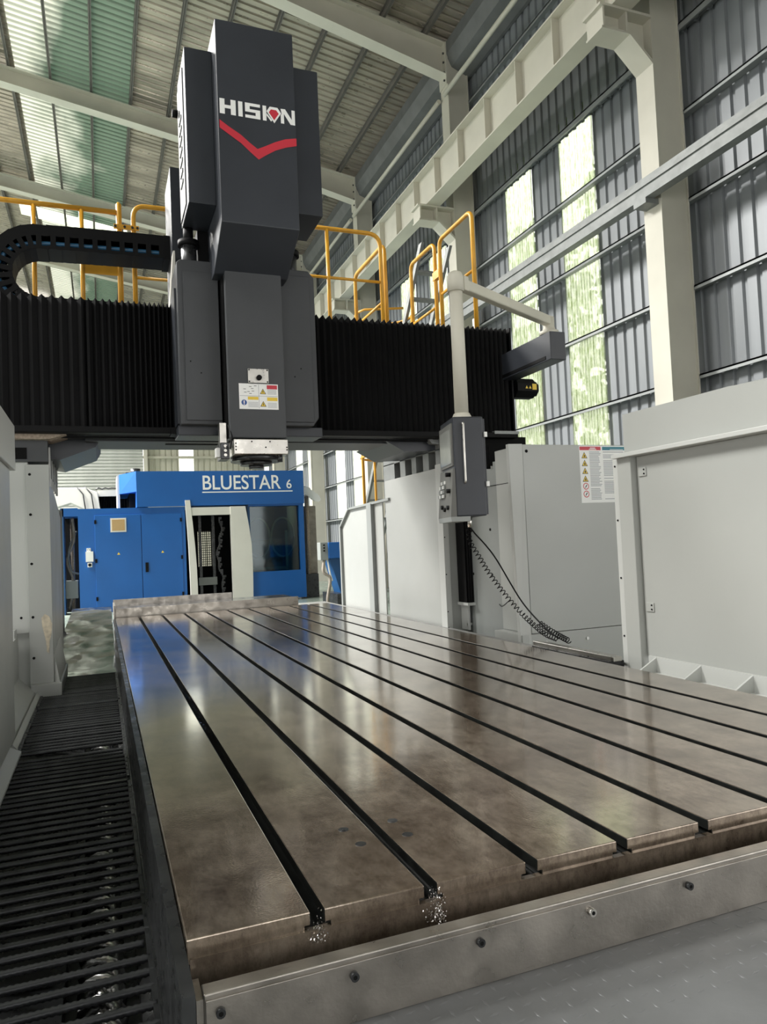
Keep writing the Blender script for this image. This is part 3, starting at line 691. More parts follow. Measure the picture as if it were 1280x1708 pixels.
# ================================================================== THE GANTRY
ga = thing('gantry_frame', (1.38, 6.7, 0), 'dark grey gantry with black bellows crossbeam standing on two light grey legs', 'gantry')
MB().box(-1.9, 3.88, 6.33, 7.05, 2.30, 3.34).build('crossbeam', 'slate', ga)
MB().box(-1.9, 3.87, 6.20, 6.36, 2.30, 2.352).build('bottom_rail', 'black', ga, bevel=.006)
MB().box(-1.9, 3.8, 6.40, 6.42, 2.285, 2.302).build('rail_groove', 'black', ga)
MB().box(-.1, 3.3, 6.5, 7.02, 2.275, 2.30).build('underside_plate', 'grey_cover', ga)
MB().box(.55, 1.0, 6.62, 6.66, 2.268, 2.276).build('slot', 'black', ga)
MB().box(-1.9, 4.6, 7.05, 8.5, 3.28, 3.33).build('walkway', 'grey_cover', ga)
def bellows(x0, x1, pitches, name):
    mb = MB(); x = x0; i = 0; prev = None
    while x <= x1 + 1e-6:
        o = 0 if i % 2 == 0 else .028
        q = [(x, 6.25 + o, 2.345), (x, 6.25 + o, 3.405 - o), (x, 6.75, 3.405 - o)]
        b = len(mb.v); mb.v += q
        if prev is not None:
            mb.face((prev, b, b + 1, prev + 1)); mb.face((prev + 1, b + 1, b + 2, prev + 2))
        prev = b; i += 1; x += pitches((x - x0) / (x1 - x0)) / 2
    return mb.build(name, 'black', ga)
bl = bellows(-1.9, -.062, lambda t: .072, 'bellows'); bl2 = bellows(-.05, .66, lambda t: .058 - .03 * t, 'bellows')
MB().box(-.064, -.045, 6.24, 6.7, 2.345, 3.375).build('bellows_frame', 'black', ga)
br = bellows(1.80, 3.86, lambda t: .062 - .012 * t, 'bellows')
MB().box(3.855, 3.872, 6.245, 6.75, 2.34, 3.41).build('bellows_frame', 'black', ga)
MB().box(3.60, 3.87, 6.19, 6.24, 2.335, 2.365).build('end_clip', 'galv', ga)
MB().cyl((3.62, 6.5, 3.3), (3.62, 6.5, 3.56), .03, 12).build('lifting_tube', 'plastic_white', ga)
# arm carrying the pendant
MB().box(3.76, 3.92, 5.42, 7.0, 2.885, 3.137).build('pendant_beam', 'slate', ga, bevel=.006)
MB().box(3.755, 3.765, 5.5, 6.3, 2.90, 2.93).build('beam_groove', 'black', ga)
# servo motor
mb = MB(); oc = [(6.32 + .115 * math.cos(PI / 8 + k * PI / 4), 2.815 + .105 * math.sin(PI / 8 + k * PI / 4)) for k in range(8)]
mb.prism(oc, 'x', 3.9, 4.12); oc2 = [(6.32 + .085 * math.cos(PI / 8 + k * PI / 4), 2.815 + .078 * math.sin(PI / 8 + k * PI / 4)) for k in range(8)]; mb.prism(oc2, 'x', 4.12, 4.165)
mo = mb.build('servo_motor', 'black', ga, bevel=.004)
mb = MB(); yy = 6.2125
mb.poly([(4.07, yy, 2.79), (4.12, yy, 2.79), (4.12, yy, 2.85), (4.07, yy, 2.85)]); mb.poly([(3.99, yy, 2.80), (4.02, yy, 2.80), (4.005, yy, 2.83)]); mb.poly([(4.03, yy, 2.80), (4.06, yy, 2.80), (4.045, yy, 2.83)])
mb.build('warning_label', 'print_yellow', mo)
# right leg
MB().box(3.075, 4.1, 6.27, 7.85, 0, 2.03).build('leg_cover', 'white', ga, bevel=.004)
MB().box(3.02, 3.075, 6.24, 6.36, .3, 2.05).build('leg_strip', 'white2', ga)
screws(ga, [(3.03, 6.24, z) for z in (1.35, 1.0, .65, .5)], 'y')
# cast upright with four core holes above the right leg
ys = [6.28, 6.45, 6.613, 6.752, 6.929, 7.045, 7.219, 7.359, 7.528, 7.86]
for i in range(0, 10, 2): MB().box(3.075, 3.16, ys[i], ys[i + 1], 2.03, 2.21).build('casting_web', 'galv', ga)
MB().box(3.075, 3.16, 6.28, 7.86, 2.20, 2.32).build('casting_top', 'galv', ga)
MB().box(3.16, 4.0, 6.28, 7.86, 2.03, 2.32).build('casting_core', 'hole', ga)
MB().prism([(2.55, 2.30), (3.3, 2.30), (3.3, 2.22), (2.98, 2.20), (2.75, 2.19)], 'y', 6.45, 7.3).build('beam_bracket', 'slate', ga)
MB().prism([(2.95, 2.33), (3.25, 2.33), (3.2, 2.24), (3.0, 2.26)], 'y', 6.36, 6.44).build('bracket_pad', 'galv', ga)
# black bellows duct on the leg front with its bottom bracket
mb = MB(); n = 26
for i in range(n + 1):
    x = 3.15 + .31 * i / n; o = .012 if i % 2 else 0; mb.v += [(x, 6.06 + o, .735), (x, 6.06 + o, 2.2)]
for i in range(n): mb.face((2 * i, 2 * i + 2, 2 * i + 3, 2 * i + 1))
mb.box(3.15, 3.46, 6.075, 6.24, .735, 2.2); mb.build('duct_bellows', 'black', ga)
MB().box(3.14, 3.47, 6.04, 6.25, .71, .735).build('duct_end_plate', 'white2', ga)
MB().box(3.17, 3.19, 6.1, 6.24, .48, .71).box(3.40, 3.42, 6.1, 6.24, .48, .71).box(3.17, 3.36, 6.12, 6.14, .52, .54).build('duct_bracket', 'white2', ga)
# left leg covers
MB().box(-1.2, -.535, 6.44, 8.0, .25, 2.09).build('leg_back_panel', 'white', ga)
MB().prism([(6.40, .29), (8.0, .29), (8.0, 1.72), (6.9, 1.92), (6.40, 2.07)], 'x', -.545, -.375).build('leg_cover', 'white', ga, bevel=.004)
MB().box(-.66, -.53, 6.42, 6.5, .74, 2.10).build('leg_strip', 'white2', ga)
MB().box(-.54, -.315, 6.34, 7.4, .235, .34).build('leg_foot', 'white', ga, bevel=.006)
MB().hull8([(-.375, 6.42, .34), (-.33, 6.36, .34), (-.33, 7.4, .34), (-.375, 7.4, .34)], [(-.375, 6.42, .56), (-.37, 6.42, .56), (-.37, 7.4, .6), (-.375, 7.4, .6)]).build('foot_flare', 'white2', ga)
screws(ga, [(-.515, 6.40, z) for z in (1.99, 1.67, 1.28, .86, .54)], 'y', r=.011)
screws(ga, [(-.60, 6.42, z) for z in (.86,)], 'y', r=.01)
pz = [(-.40, .86), (-.43, .88), (-.455, .85), (-.45, .78), (-.44, .74), (-.425, .66), (-.42, .58), (-.405, .57), (-.40, .66), (-.385, .72), (-.378, .80)]
MB().prism(pz, 'y', 6.395, 6.402).build('paint_chip', 'peel', ga)
MB().box(-.66, -.38, 6.38, 7.6, 2.09, 2.26).build('leg_casting', 'grey_cover', ga)
MB().box(-.62, -.53, 6.372, 6.39, 2.11, 2.2).build('casting_hole', 'hole', ga)
for y in (6.55, 6.8, 7.05, 7.3): MB().box(-.384, -.372, y, y + .15, 1.98, 2.2).build('casting_hole', 'hole', ga)
for y in (6.5, 6.74, 6.99, 7.24, 7.49): MB().box(-.384, -.368, y, y + .05, 1.9, 2.22).build('casting_web', 'white2', ga)
MB().prism([(-.7, 2.26), (-.36, 2.26), (-.22, 2.305), (-.7, 2.305)], 'y', 6.30, 6.9).build('casting_pad', 'dusty', ga)
MB().prism([(-.42, 2.31), (.02, 2.31), (-.02, 2.24), (-.3, 2.13), (-.37, 2.14)], 'y', 6.6, 7.6).build('beam_bracket', 'slate', ga)
# left guard behind the leg
l2 = thing('rear_way_guard', (-.5, 9.2, 0), 'tall pale grey guard panel standing behind the left gantry leg', 'guard')
MB().box(-.8, -.44, 8.05, 9.4, .3, 1.86).build('guard_panel', 'white', l2)
MB().box(-.45, -.415, 8.05, 8.12, .3, 1.86).build('post', 'frame_grey', l2); MB().box(-.45, -.415, 9.2, 9.27, .3, 1.86).build('post', 'frame_grey', l2)
MB().box(-.82, -.40, 8.05, 10.4, 0, .3).build('plinth', 'white2', l2)

# ================================================================== SPINDLE HEAD
sh = thing('spindle_head', (1.18, 5.9, 2.0), 'dark slate milling head with white lettering, red chevron and square ram', 'spindle head')
CX = 1.183
hc = MB().prism([(5.3, 3.73), (5.3, 5.265), (6.33, 5.265), (6.33, 3.5), (5.73, 3.5)], 'x', .885, 1.475).build('motor_cover', 'slate', sh, bevel=.006)
MB().box(.68, .885, 5.5, 6.0, 3.94, 5.14).build('side_cover', 'slate', sh, bevel=.005)
MB().box(1.475, 1.727, 5.5, 6.0, 3.955, 5.145).build('side_cover', 'slate', sh, bevel=.005)
MB().box(.672, .682, 5.62, 5.98, 3.98, 5.05).build('vent_plate', 'grey_cover', sh)
for i in range(7): MB().box(.664, .674, 5.72, 5.86, 4.2 + i * .085, 4.225 + i * .085).build('vent_louvre', 'galv', sh)
MB().cyl((.665, 5.9, 4.84), (.62, 5.9, 4.84), .03, 10).build('cable_gland', 'black', sh)
MB().tube([(1.5, 5.75, 5.145), (1.53, 5.75, 5.26), (1.58, 5.75, 5.25), (1.6, 5.75, 5.14)], .028, 10).build('hose_loop', 'black', sh)
# counterbalance cylinders
for x in (.725, 1.56):
    c = MB().cyl((x, 5.98, 3.5), (x, 5.98, 3.84), .062, 18).build('cylinder', 'dark_steel', sh)
    MB().cyl((x, 5.98, 3.82), (x, 5.98, 3.96), .04, 16).cyl((x, 5.98, 3.79), (x, 5.98, 3.835), .085, 16).build('cylinder_cap', 'black', c)
MB().box(.80, .955, 6.0, 6.25, 3.5, 3.95).build('back_column', 'black', sh)
MB().box(1.41, 1.52, 6.05, 6.25, 3.5, 3.96).build('back_column', 'black', sh)
# carriage covers either side of the ram
def cover(x0, x1, name, flip):
    c = .05
    pr = [(x0, 2.33), (x1, 2.33), (x1, 3.655), (x0 + .03, 3.655), (x0, 3.63)] if not flip else [(x0, 2.33), (x1 - .05, 2.33), (x1, 2.40), (x1, 3.60), (x1 - .05, 3.655), (x0, 3.655)]
    return MB().prism(pr, 'y', 5.9, 6.325).build(name, 'grey_cover', sh, bevel=.006)
cl = cover(.616, .94, 'carriage_cover', False); cr_ = cover(1.425, 1.745, 'carriage_cover', True)
MB().box(.66, .936, 5.885, 5.905, 2.36, 3.56).build('cover_plate', 'grey_cover', cl, bevel=.004)
MB().box(1.43, 1.70, 5.885, 5.905, 2.36, 3.6).build('cover_plate', 'grey_cover', cr_, bevel=.004)
screws(cl, [(.70, 5.885, 2.83), (.78, 5.885, 2.74)], 'y', r=.006); screws(cr_, [(1.60, 5.885, 2.81), (1.545, 5.885, 2.74)], 'y', r=.006)
MB().box(.93, 1.44, 6.0, 6.325, 2.36, 3.7).build('carriage_body', 'black', sh)
MB().box(.60, 1.80, 6.0, 6.3, 2.255, 2.335).build('carriage_foot', 'slate', sh, bevel=.005)
MB().box(.56, 1.86, 6.16, 6.34, 2.29, 2.345).build('wiper_frame', 'black', sh)
MB().box(.60, .618, 6.0, 6.325, 2.35, 3.45).build('carriage_side', 'slate', sh)
# ram
rm = MB().box(.96, 1.412, 5.7, 6.15, 2.195, 3.8).build('ram', 'grey_cover', sh, bevel=.008)
MB().box(.95, .965, 5.76, 6.1, 2.2, 3.7).build('ram_guideway', 'black', rm)
np_ = MB().box(1.114, 1.278, 5.69, 5.70, 2.632, 2.745).build('switch_plate', 'steel', rm, bevel=.002)
MB().cyl((1.20, 5.69, 2.672), (1.20, 5.668, 2.672), .021, 16).build('switch_knob', 'black', np_)
screws(np_, [(x, 5.69, z) for x in (1.124, 1.268) for z in (2.642, 2.735)], 'y', r=.006)
sk = MB(); Y = 5.698
rect(1.04, 1.352, 2.423, 2.626, 0)
rect(1.262, 1.345, 2.586, 2.618, 1, .0008); rect(1.108, 1.192, 2.498, 2.522, 3, .0008); rect(1.262, 1.345, 2.492, 2.520, 3, .0008)
sk.disc((1.078, Y - .0008, 2.475), (0, -1, 0), .022, 20, 2); rect(1.074, 1.082, 2.468, 2.49, 0, .0014); rect(1.074, 1.082, 2.458, 2.464, 0, .0014)
for cx, cz in ((1.23, 2.565), (1.23, 2.465)):
    sk.poly([(cx - .025, Y - .0008, cz - .02), (cx + .025, Y - .0008, cz - .02), (cx, Y - .0008, cz + .024)], 4)
    sk.poly([(cx - .018, Y - .0012, cz - .016), (cx + .018, Y - .0012, cz - .016), (cx, Y - .0012, cz + .016)], 3)
    rect(cx - .003, cx + .003, cz - .010, cz + .006, 4, .0016)
for i in range(5):
    rect(1.266, 1.338, 2.545 + i * .008, 2.548 + i * .008, 5, .0008); rect(1.11, 1.19, 2.44 + i * .009, 2.443 + i * .009, 5, .0008); rect(1.266, 1.338, 2.437 + i * .009, 2.440 + i * .009, 5, .0008)
for x0, z0 in ((1.075, 2.58), (1.12, 2.60), (1.135, 2.585), (1.08, 2.555), (1.105, 2.56), (1.14, 2.565), (1.12, 2.545), (1.16, 2.607)): rect(x0, x0 + .02, z0, z0 + .004, 4, .0008)
rect(1.195, 1.198, 2.43, 2.62, 5, .0007); rect(1.045, 1.348, 2.527, 2.530, 5, .0007)
sk.build('warning_sticker', ['print_white', 'print_red', 'print_blue', 'print_yellow', 'print_black', 'print_grey'], rm)
sp = MB().box(.985, 1.415, 5.69, 6.12, 2.065, 2.185).build('spindle_flange', 'steel', sh, bevel=.005)
screws(sp, [(x, 5.69, z) for x, z in ((1.0, 2.15), (1.0, 2.125), (1.0, 2.1), (1.405, 2.12), (1.405, 2.1), (1.125, 2.165), (1.27, 2.165), (1.235, 2.12))], 'y', r=.006)
mb = MB(); mb.cyl((1.2, 5.92, 2.068), (1.2, 5.92, 2.03), .205, 32).cyl((1.2, 5.92, 2.03), (1.2, 5.92, 2.0), .13, 28).cyl((1.2, 5.92, 2.0), (1.2, 5.92, 1.975), .06, 20)
mb.build('spindle_nose', 'dark_steel', sh)
MB().cyl((1.36, 5.75, 2.07), (1.36, 5.75, 2.01), .022, 12).build('coolant_nozzle', 'dark_steel', sh)
vb = MB().box(.885, .955, 5.72, 5.9, 2.03, 2.16).build('valve_block', 'dark_steel', sh, bevel=.006)
MB().box(.89, .94, 5.76, 5.84, 2.16, 2.32).build('valve_arm', 'steel', vb)
MB().box(.855, .886, 5.74, 5.82, 2.05, 2.12).build('valve_light', 'plastic_white', vb)
for i in range(3): MB().cyl((.92, 5.72, 2.06 + i * .035), (.92, 5.70, 2.06 + i * .035), .012, 10).build('fitting', 'steel', vb)
MB().tube([(.93, 5.71, 2.13), (.95, 5.66, 2.1), (.97, 5.68, 2.2), (.955, 5.74, 2.3)], .007, 8).build('air_hose', 'black', vb)
# ---- lettering and chevron on the motor cover (front plane y=5.3)
U0, U1, V0, V1 = .90, 1.47, 4.545, 4.66; YF = 5.2975
def LP(mb, pts, mi=0, d=0): mb.poly([(U0 + (U1 - U0) * u, YF - d, V0 + (V1 - V0) * v) for u, v in pts], mi)
mb = MB()
def bar(u0, u1, v0, v1): LP(mb, [(u0, v0), (u1, v0), (u1, v1), (u0, v1)])
LP(mb, [(0, 0), (.065, 0), (.065, .39), (.143, .39), (.143, 0), (.208, 0), (.208, 1), (.143, 1), (.143, .61), (.065, .61), (.065, 1), (0, 1)])
bar(.24, .297, 0, 1)
LP(mb, [(.33, 0), (.53, 0), (.53, .6), (.392, .6), (.392, .8), (.53, .8), (.53, 1), (.33, 1), (.33, .4), (.468, .4), (.468, .2), (.33, .2)])
bar(.563, .612, 0, 1)
LP(mb, [(.616, .66), (.66, 1.0), (.765, 1.0), (.812, .66), (.716, -.08)])
LP(mb, [(.616, .52), (.616, .36), (.672, 0), (.708, -.06)][:3] + [(.69, .1)])
LP(mb, [(.806, 0), (.85, 0), (.85, .66), (.938, 0), (1.0, 0), (1.0, 1), (.956, 1), (.956, .34), (.868, 1), (.806, .98), (.82, .66), (.806, .55)])
le = mb.build('lettering', 'print_white', hc)
mb = MB(); LP(mb, [(.645, .6), (.675, .82), (.745, .82), (.78, .6), (.715, .12)], 0, .001); mb.build('gem_emblem', 'print_red', hc)
mb = MB()
top = [(.895, 4.497), (.96, 4.455), (1.05, 4.405), (1.12, 4.35), (1.172, 4.315), (1.23, 4.345), (1.31, 4.39), (1.39, 4.425), (1.475, 4.445)]
bot = [(.895, 4.435), (.96, 4.395), (1.05, 4.34), (1.12, 4.28), (1.178, 4.235), (1.24, 4.28), (1.31, 4.325), (1.39, 4.36), (1.475, 4.385)]
for i in range(8): mb.poly([(top[i][0], YF, top[i][1]), (bot[i][0], YF, bot[i][1]), (bot[i + 1][0], YF, bot[i + 1][1]), (top[i + 1][0], YF, top[i + 1][1])])
mb.build('red_chevron', 'print_red', hc)

# ================================================================== CABLE CHAIN
cc = thing('cable_chain', (-.1, 6.9, 3.36), 'black drag chain with blue hoses curving over the crossbeam bellows', 'cable chain')
zt_, zb_, bx = 4.085, 3.44, -.42; rb = (zt_ - zb_) / 2; path = []
L = .0
x = .70
while x > bx: path.append((x, zt_ + (-.012 * ((x - .7) ** 2)) * 1.0, 0.)); x -= .112
na = int(PI * rb / .075)
for k in range(na + 1):
    a = k / na * PI; path.append((bx - rb * math.sin(a), zt_ - rb + rb * math.cos(a) - .018 * (1 - k / na), -a))
x = bx + .112
while x < .4: path.append((x, zb_, -PI)); x += .112
link = None
def link_mesh():
    mb = MB(); h = .105
    # local x along chain, z outward
    for ysd in (-.15, .135):
        mb.box(-.062, .062, ysd, ysd + .015, .01, h); mb.box(-.03, .012, ysd - .003, ysd + .018, -h, .02)
    mb.box(-.056, .056, -.15, .15, -h, -h + .03); mb.box(-.056, .056, -.15, .15, h - .012, h)
    me = mb.mesh('chain_link', 'black', (0, 0, 0)); return me
lm = link_mesh()
for (x, z, a) in path:
    o = bpy.data.objects.new('chain_link', lm); COL.objects.link(o); o.parent = cc
    o.location = (x + .1, 0, z - 3.36); o.rotation_euler = (0, a, 0)
for k, (dy, m, r) in enumerate(((-.11, 'hose_blue', .022), (-.06, 'black', .02), (0, 'hose_blue', .025), (.06, 'black', .022))):
    pts = [(x + .02 * math.sin(a), 6.9 + dy, z - .045 * math.cos(a)) for x, z, a in path]
    MB().tube(pts, r, 8).build('hose', m, cc)
bkt = thing('chain_bracket', (.7, 6.75, 3.4), 'tall dark plate beside the milling head holding the drag chain end', 'bracket')
MB().box(.655, .76, 6.56, 6.60, 3.38, 4.74).build('bracket_plate', 'slate', bkt)
MB().box(.655, .672, 6.60, 7.1, 3.38, 4.74).build('bracket_side', 'grey_cover', bkt)
MB().box(.60, .66, 6.74, 7.06, 3.97, 4.19).build('chain_clamp', 'black', bkt)
# cream junction cover between bracket and carriage
MB().prism([(.60, 3.40), (.66, 3.40), (.66, 3.92), (.645, 3.92)], 'y', 6.4, 6.55).build('junction_cover', 'ivory', bkt)

# ================================================================== RAILINGS ON THE GANTRY
RR = .021
r1 = thing('guard_rail', (-.4, 7.3, 3.33), 'yellow tubular guard rail behind the drag chain with capped end post', 'railing')
MB().tube([(-1.9, 7.3, 4.6), (.22, 7.3, 4.6)], RR * 1.15, 10).build('top_rail', 'yellow', r1)
for x in (-1.4, -.95, -.505, -.095): MB().cyl((x, 7.3, 3.33), (x, 7.3, 4.6), RR, 10).build('post', 'yellow', r1)
MB().tube([(.24, 7.3, 3.33), (.24, 7.3, 4.68), (.24, 7.3, 4.7)], .026, 12, rr=[.026, .026, .012]).build('end_post', 'yellow', r1)
MB().box(-.1, .24, 7.29, 7.3, 3.98, 4.08).build('toe_board', 'yellow', r1)
la_ = MB().box(.19, .42, 7.265, 7.28, 4.43, 4.475).build('latch_bar', 'yellow', r1)
for x in (.205, .29, .36, .405): MB().cyl((x, 7.266, 4.452), (x, 7.255, 4.452), .012, 8).build('latch_bolt', 'dark_steel', la_)
r2 = thing('guard_rail', (.7, 7.3, 3.33), 'yellow rail hoop with rounded corner next to the chain bracket', 'railing')
MB().tube(rounded([(.372, 7.3, 3.33), (.372, 7.3, 4.69), (1.9, 7.3, 4.69)], .12, 6), .023, 10).build('hoop', 'yellow', r2)
MB().tube([(.372, 7.3, 3.98), (1.9, 7.3, 3.98)], .016, 8).build('mid_rail', 'yellow', r2)
r3 = thing('guard_rail', (2.5, 7.3, 3.33), 'yellow tubular guard rail right of the milling head with rounded end', 'railing')
MB().tube(rounded([(1.95, 7.3, 4.69), (2.93, 7.3, 4.69), (2.93, 7.3, 3.33)], .14, 6), .023, 10).build('hoop', 'yellow', r3)
MB().cyl((2.325, 7.3, 3.33), (2.325, 7.3, 4.69), RR, 10).build('post', 'yellow', r3)
MB().tube([(1.95, 7.3, 4.16), (2.93, 7.3, 4.16)], .016, 8).build('mid_rail', 'yellow', r3)
r4 = thing('guard_rail', (3.0, 7.8, 3.33), 'yellow rail hoop running back from the rounded rail end', 'railing')
MB().tube(rounded([(3.0, 7.36, 3.33), (3.0, 7.36, 4.62), (3.0, 8.35, 4.62), (3.0, 8.35, 3.33)], .12, 6), .023, 10).build('hoop', 'yellow', r4)
MB().tube([(3.0, 7.36, 4.0), (3.0, 8.35, 4.0)], .016, 8).build('mid_rail', 'yellow', r4)
r5 = thing('guard_rail', (3.6, 7.6, 3.33), 'yellow gate hoop in front of the aluminium ladder', 'railing')
MB().tube(rounded([(3.6, 8.0, 3.33), (3.6, 8.0, 4.68), (3.6, 7.33, 4.68), (3.6, 7.33, 3.33)], .10, 6), .023, 10).build('hoop', 'yellow', r5)
MB().tube([(3.6, 8.0, 3.95), (3.6, 7.33, 3.95)], .016, 8).build('mid_rail', 'yellow', r5)
for z in (3.55, 4.25): MB().box(3.575, 3.625, 7.20, 7.36, z, z + .09).build('gate_hinge', 'yellow', r5)
r6 = thing('guard_rail', (3.6, 6.8, 3.33), 'tall yellow rail hoop above the black bellows end', 'railing')
MB().tube(rounded([(3.6, 7.2, 3.33), (3.6, 7.2, 4.66), (3.6, 6.44, 4.66), (3.6, 6.44, 3.33)], .10, 6), .023, 10).build('hoop', 'yellow', r6)
MB().tube([(3.6, 7.2, 4.05), (3.6, 6.44, 4.05)], .016, 8).build('mid_rail', 'yellow', r6)
cg = thing('ladder_cage', (3.4, 8.9, 2.4), 'yellow ladder safety cage of hoops and uprights behind the gantry', 'ladder cage')
ccx, ccy, cr0 = 3.60, 8.95, .38
for z in (2.45, 3.4, 4.35): MB().tube([(ccx + cr0 * math.cos(a), ccy + cr0 * math.sin(a), z) for a in [PI * k / 14 - .2 for k in range(18)]] + [(ccx + cr0 * math.cos(-1.2), ccy + cr0 * math.sin(-1.2), z)], .016, 8).build('cage_hoop', 'yellow', cg)
for k in range(6):
    a = -.2 + k * .66; x = ccx + cr0 * math.cos(a); y = ccy + cr0 * math.sin(a); MB().cyl((x, y, 0), (x, y, 4.35), .018, 8).build('cage_upright', 'yellow', cg)
ld = thing('access_ladder', (4.15, 10.6, 0), 'sloping aluminium access ladder behind the gantry', 'ladder')
def lp(t): return (12.4 - 4.0 * t, 5.15 * t)
for x in (3.95, 4.35):
    MB().hull8([(x - .02, 12.36, 0), (x + .02, 12.36, 0), (x + .02, 12.46, 0), (x - .02, 12.46, 0)], [(x - .02, 8.36, 5.15), (x + .02, 8.36, 5.15), (x + .02, 8.46, 5.15), (x - .02, 8.46, 5.15)]).build('stile', 'galv', ld)
for i in range(1, 18):
    y, z = lp(i / 18); MB().box(3.97, 4.33, y - .03, y + .09, z - .012, z + .012).build('rung', 'galv', ld)

# ================================================================== CONTROL PENDANT
pe = thing('control_pendant', (2.55, 4.85, 1.47), 'dark grey operator control pendant hanging from a pale jointed pipe arm', 'control pendant')
MB().tube([(2.545, 4.85, 2.26), (2.545, 4.85, 3.27)], .051, 20, rr=[.053, .05]).build('hanger_pipe', 'cream', pe)
MB().tube([(2.545, 4.85, 3.19), (2.545, 4.85, 3.30), (2.545, 4.85, 3.335), (2.545, 4.85, 3.35)], .06, 20, rr=[.063, .063, .05, .02]).build('elbow_cap', 'cream', pe)
d = Vector((3.85 - 2.545, 5.55 - 4.85, 0)).normalized(); nrm = Vector((-d.y, d.x, 0))
def obox(mb, c, u, v, wz, lu, lv):
    # oriented box: centre c, half lengths lu along u, lv along v, wz vertical half height
    c = Vector(c); A = [c - u * lu + v * s1 * lv + Vector((0, 0, s2 * wz)) for s1, s2 in ((-1, -1), (1, -1), (1, 1), (-1, 1))]
    B = [p + u * 2 * lu for p in A]; return mb.hull8(A, B)
Larm = (Vector((3.85, 5.55, 0)) - Vector((2.545, 4.85, 0))).length
obox(MB(), Vector((2.545, 4.85, 3.265)) + d * Larm / 2, d, nrm, .042, Larm / 2, .038).build('swing_arm', 'cream', pe, bevel=.012)
obox(MB(), Vector((2.545, 4.85, 3.265)) + d * .08, d, nrm, .056, .03, .052).build('arm_collar', 'cream', pe, bevel=.008)
MB().tube([(3.84, 5.545, 3.137), (3.84, 5.545, 3.17), (3.84, 5.545, 3.175), (3.84, 5.545, 3.21), (3.84, 5.545, 3.30)], .06, 20, rr=[.085, .085, .06, .05, .05]).build('swivel_base', 'cream', pe)
a = math.radians(-12.6)
n_ = Vector((-math.cos(a), -math.sin(a), 0)); u_ = Vector((-math.sin(a), math.cos(a), 0)); side = -u_
pc = Vector((2.535, 4.88, 0))     # plan centre of the housing
def pq(s, dd, z): return pc + u_ * s + n_ * dd + Vector((0, 0, z))
def pbox(s0, s1, d0, d1, z0, z1):
    return MB().hull8([pq(s0, d0, z0), pq(s1, d0, z0), pq(s1, d1, z0), pq(s0, d1, z0)], [pq(s0, d0, z1), pq(s1, d0, z1), pq(s1, d1, z1), pq(s0, d1, z1)])
ho = pbox(-.2, .2, -.125, .10, 1.49, 2.215).build('housing', 'slate', pe, bevel=.01)
pbox(-.19, .19, -.14, -.12, 1.5, 2.2).build('back_lid', 'slate', ho, bevel=.004)
pbox(-.18, .19, .10, .112, 1.86, 2.17).build('screen_bezel', 'keypad', ho)
pbox(-.16, .17, .112, .116, 1.88, 2.13).build('screen', 'screen', ho)
MB().hull8([pq(-.2, .10, 1.49), pq(.2, .10, 1.49), pq(.2, .145, 1.49), pq(-.2, .145, 1.49)], [pq(-.2, .10, 1.84), pq(.2, .10, 1.84), pq(.2, .115, 1.84), pq(-.2, .115, 1.84)]).build('keypad_panel', 'keypad', ho)
MB().hull8([pq(-.2, .0, 1.455), pq(.2, .0, 1.455), pq(.2, .14, 1.455), pq(-.2, .14, 1.455)], [pq(-.2, .0, 1.49), pq(.2, .0, 1.49), pq(.2, .145, 1.49), pq(-.2, .145, 1.49)]).build('panel_shelf', 'frame_grey', ho)
for s, z in ((-.13, 1.80), (-.14, 1.68), (-.12, 1.56), (-.02, 1.55), (.06, 1.57)):
    MB().cyl(pq(s, .11, z), pq(s, .155, z), .016, 12).build('knob', 'black', ho)
for i in range(5):
    for j in range(4): pbox(.0 + i * .034, .024 + i * .034, .120 + .006 * (3 - j), .132 + .006 * (3 - j), 1.64 + j * .034, 1.664 + j * .034).build('key', 'plastic_white' if (i + j) % 3 == 0 else 'frame_grey', ho)
MB().cyl(pq(.21, .06, 1.88), pq(.245, .06, 1.88), .026, 14).build('emergency_button', 'red', ho)
MB().tube(rounded([pq(-.2, .03, 2.165), pq(-.225, .03, 2.165), pq(-.225, .03, 1.735), pq(-.2, .03, 1.735)], .015, 3), .009, 8).build('side_handle', 'steel', ho)
for z in (2.08, 1.72): pbox(-.212, -.19, -.15, -.13, z - .018, z + .018).build('lid_latch', 'plastic_white', ho)
MB().cyl((2.545, 4.85, 2.21), (2.545, 4.85, 2.265), .085, 20, r1=.06).build('pipe_flange', 'cream', pe)
MB().cyl(pq(-.1, -.02, 1.49), pq(-.1, -.02, 1.41), .017, 14).build('cable_connector', 'steel', pe)
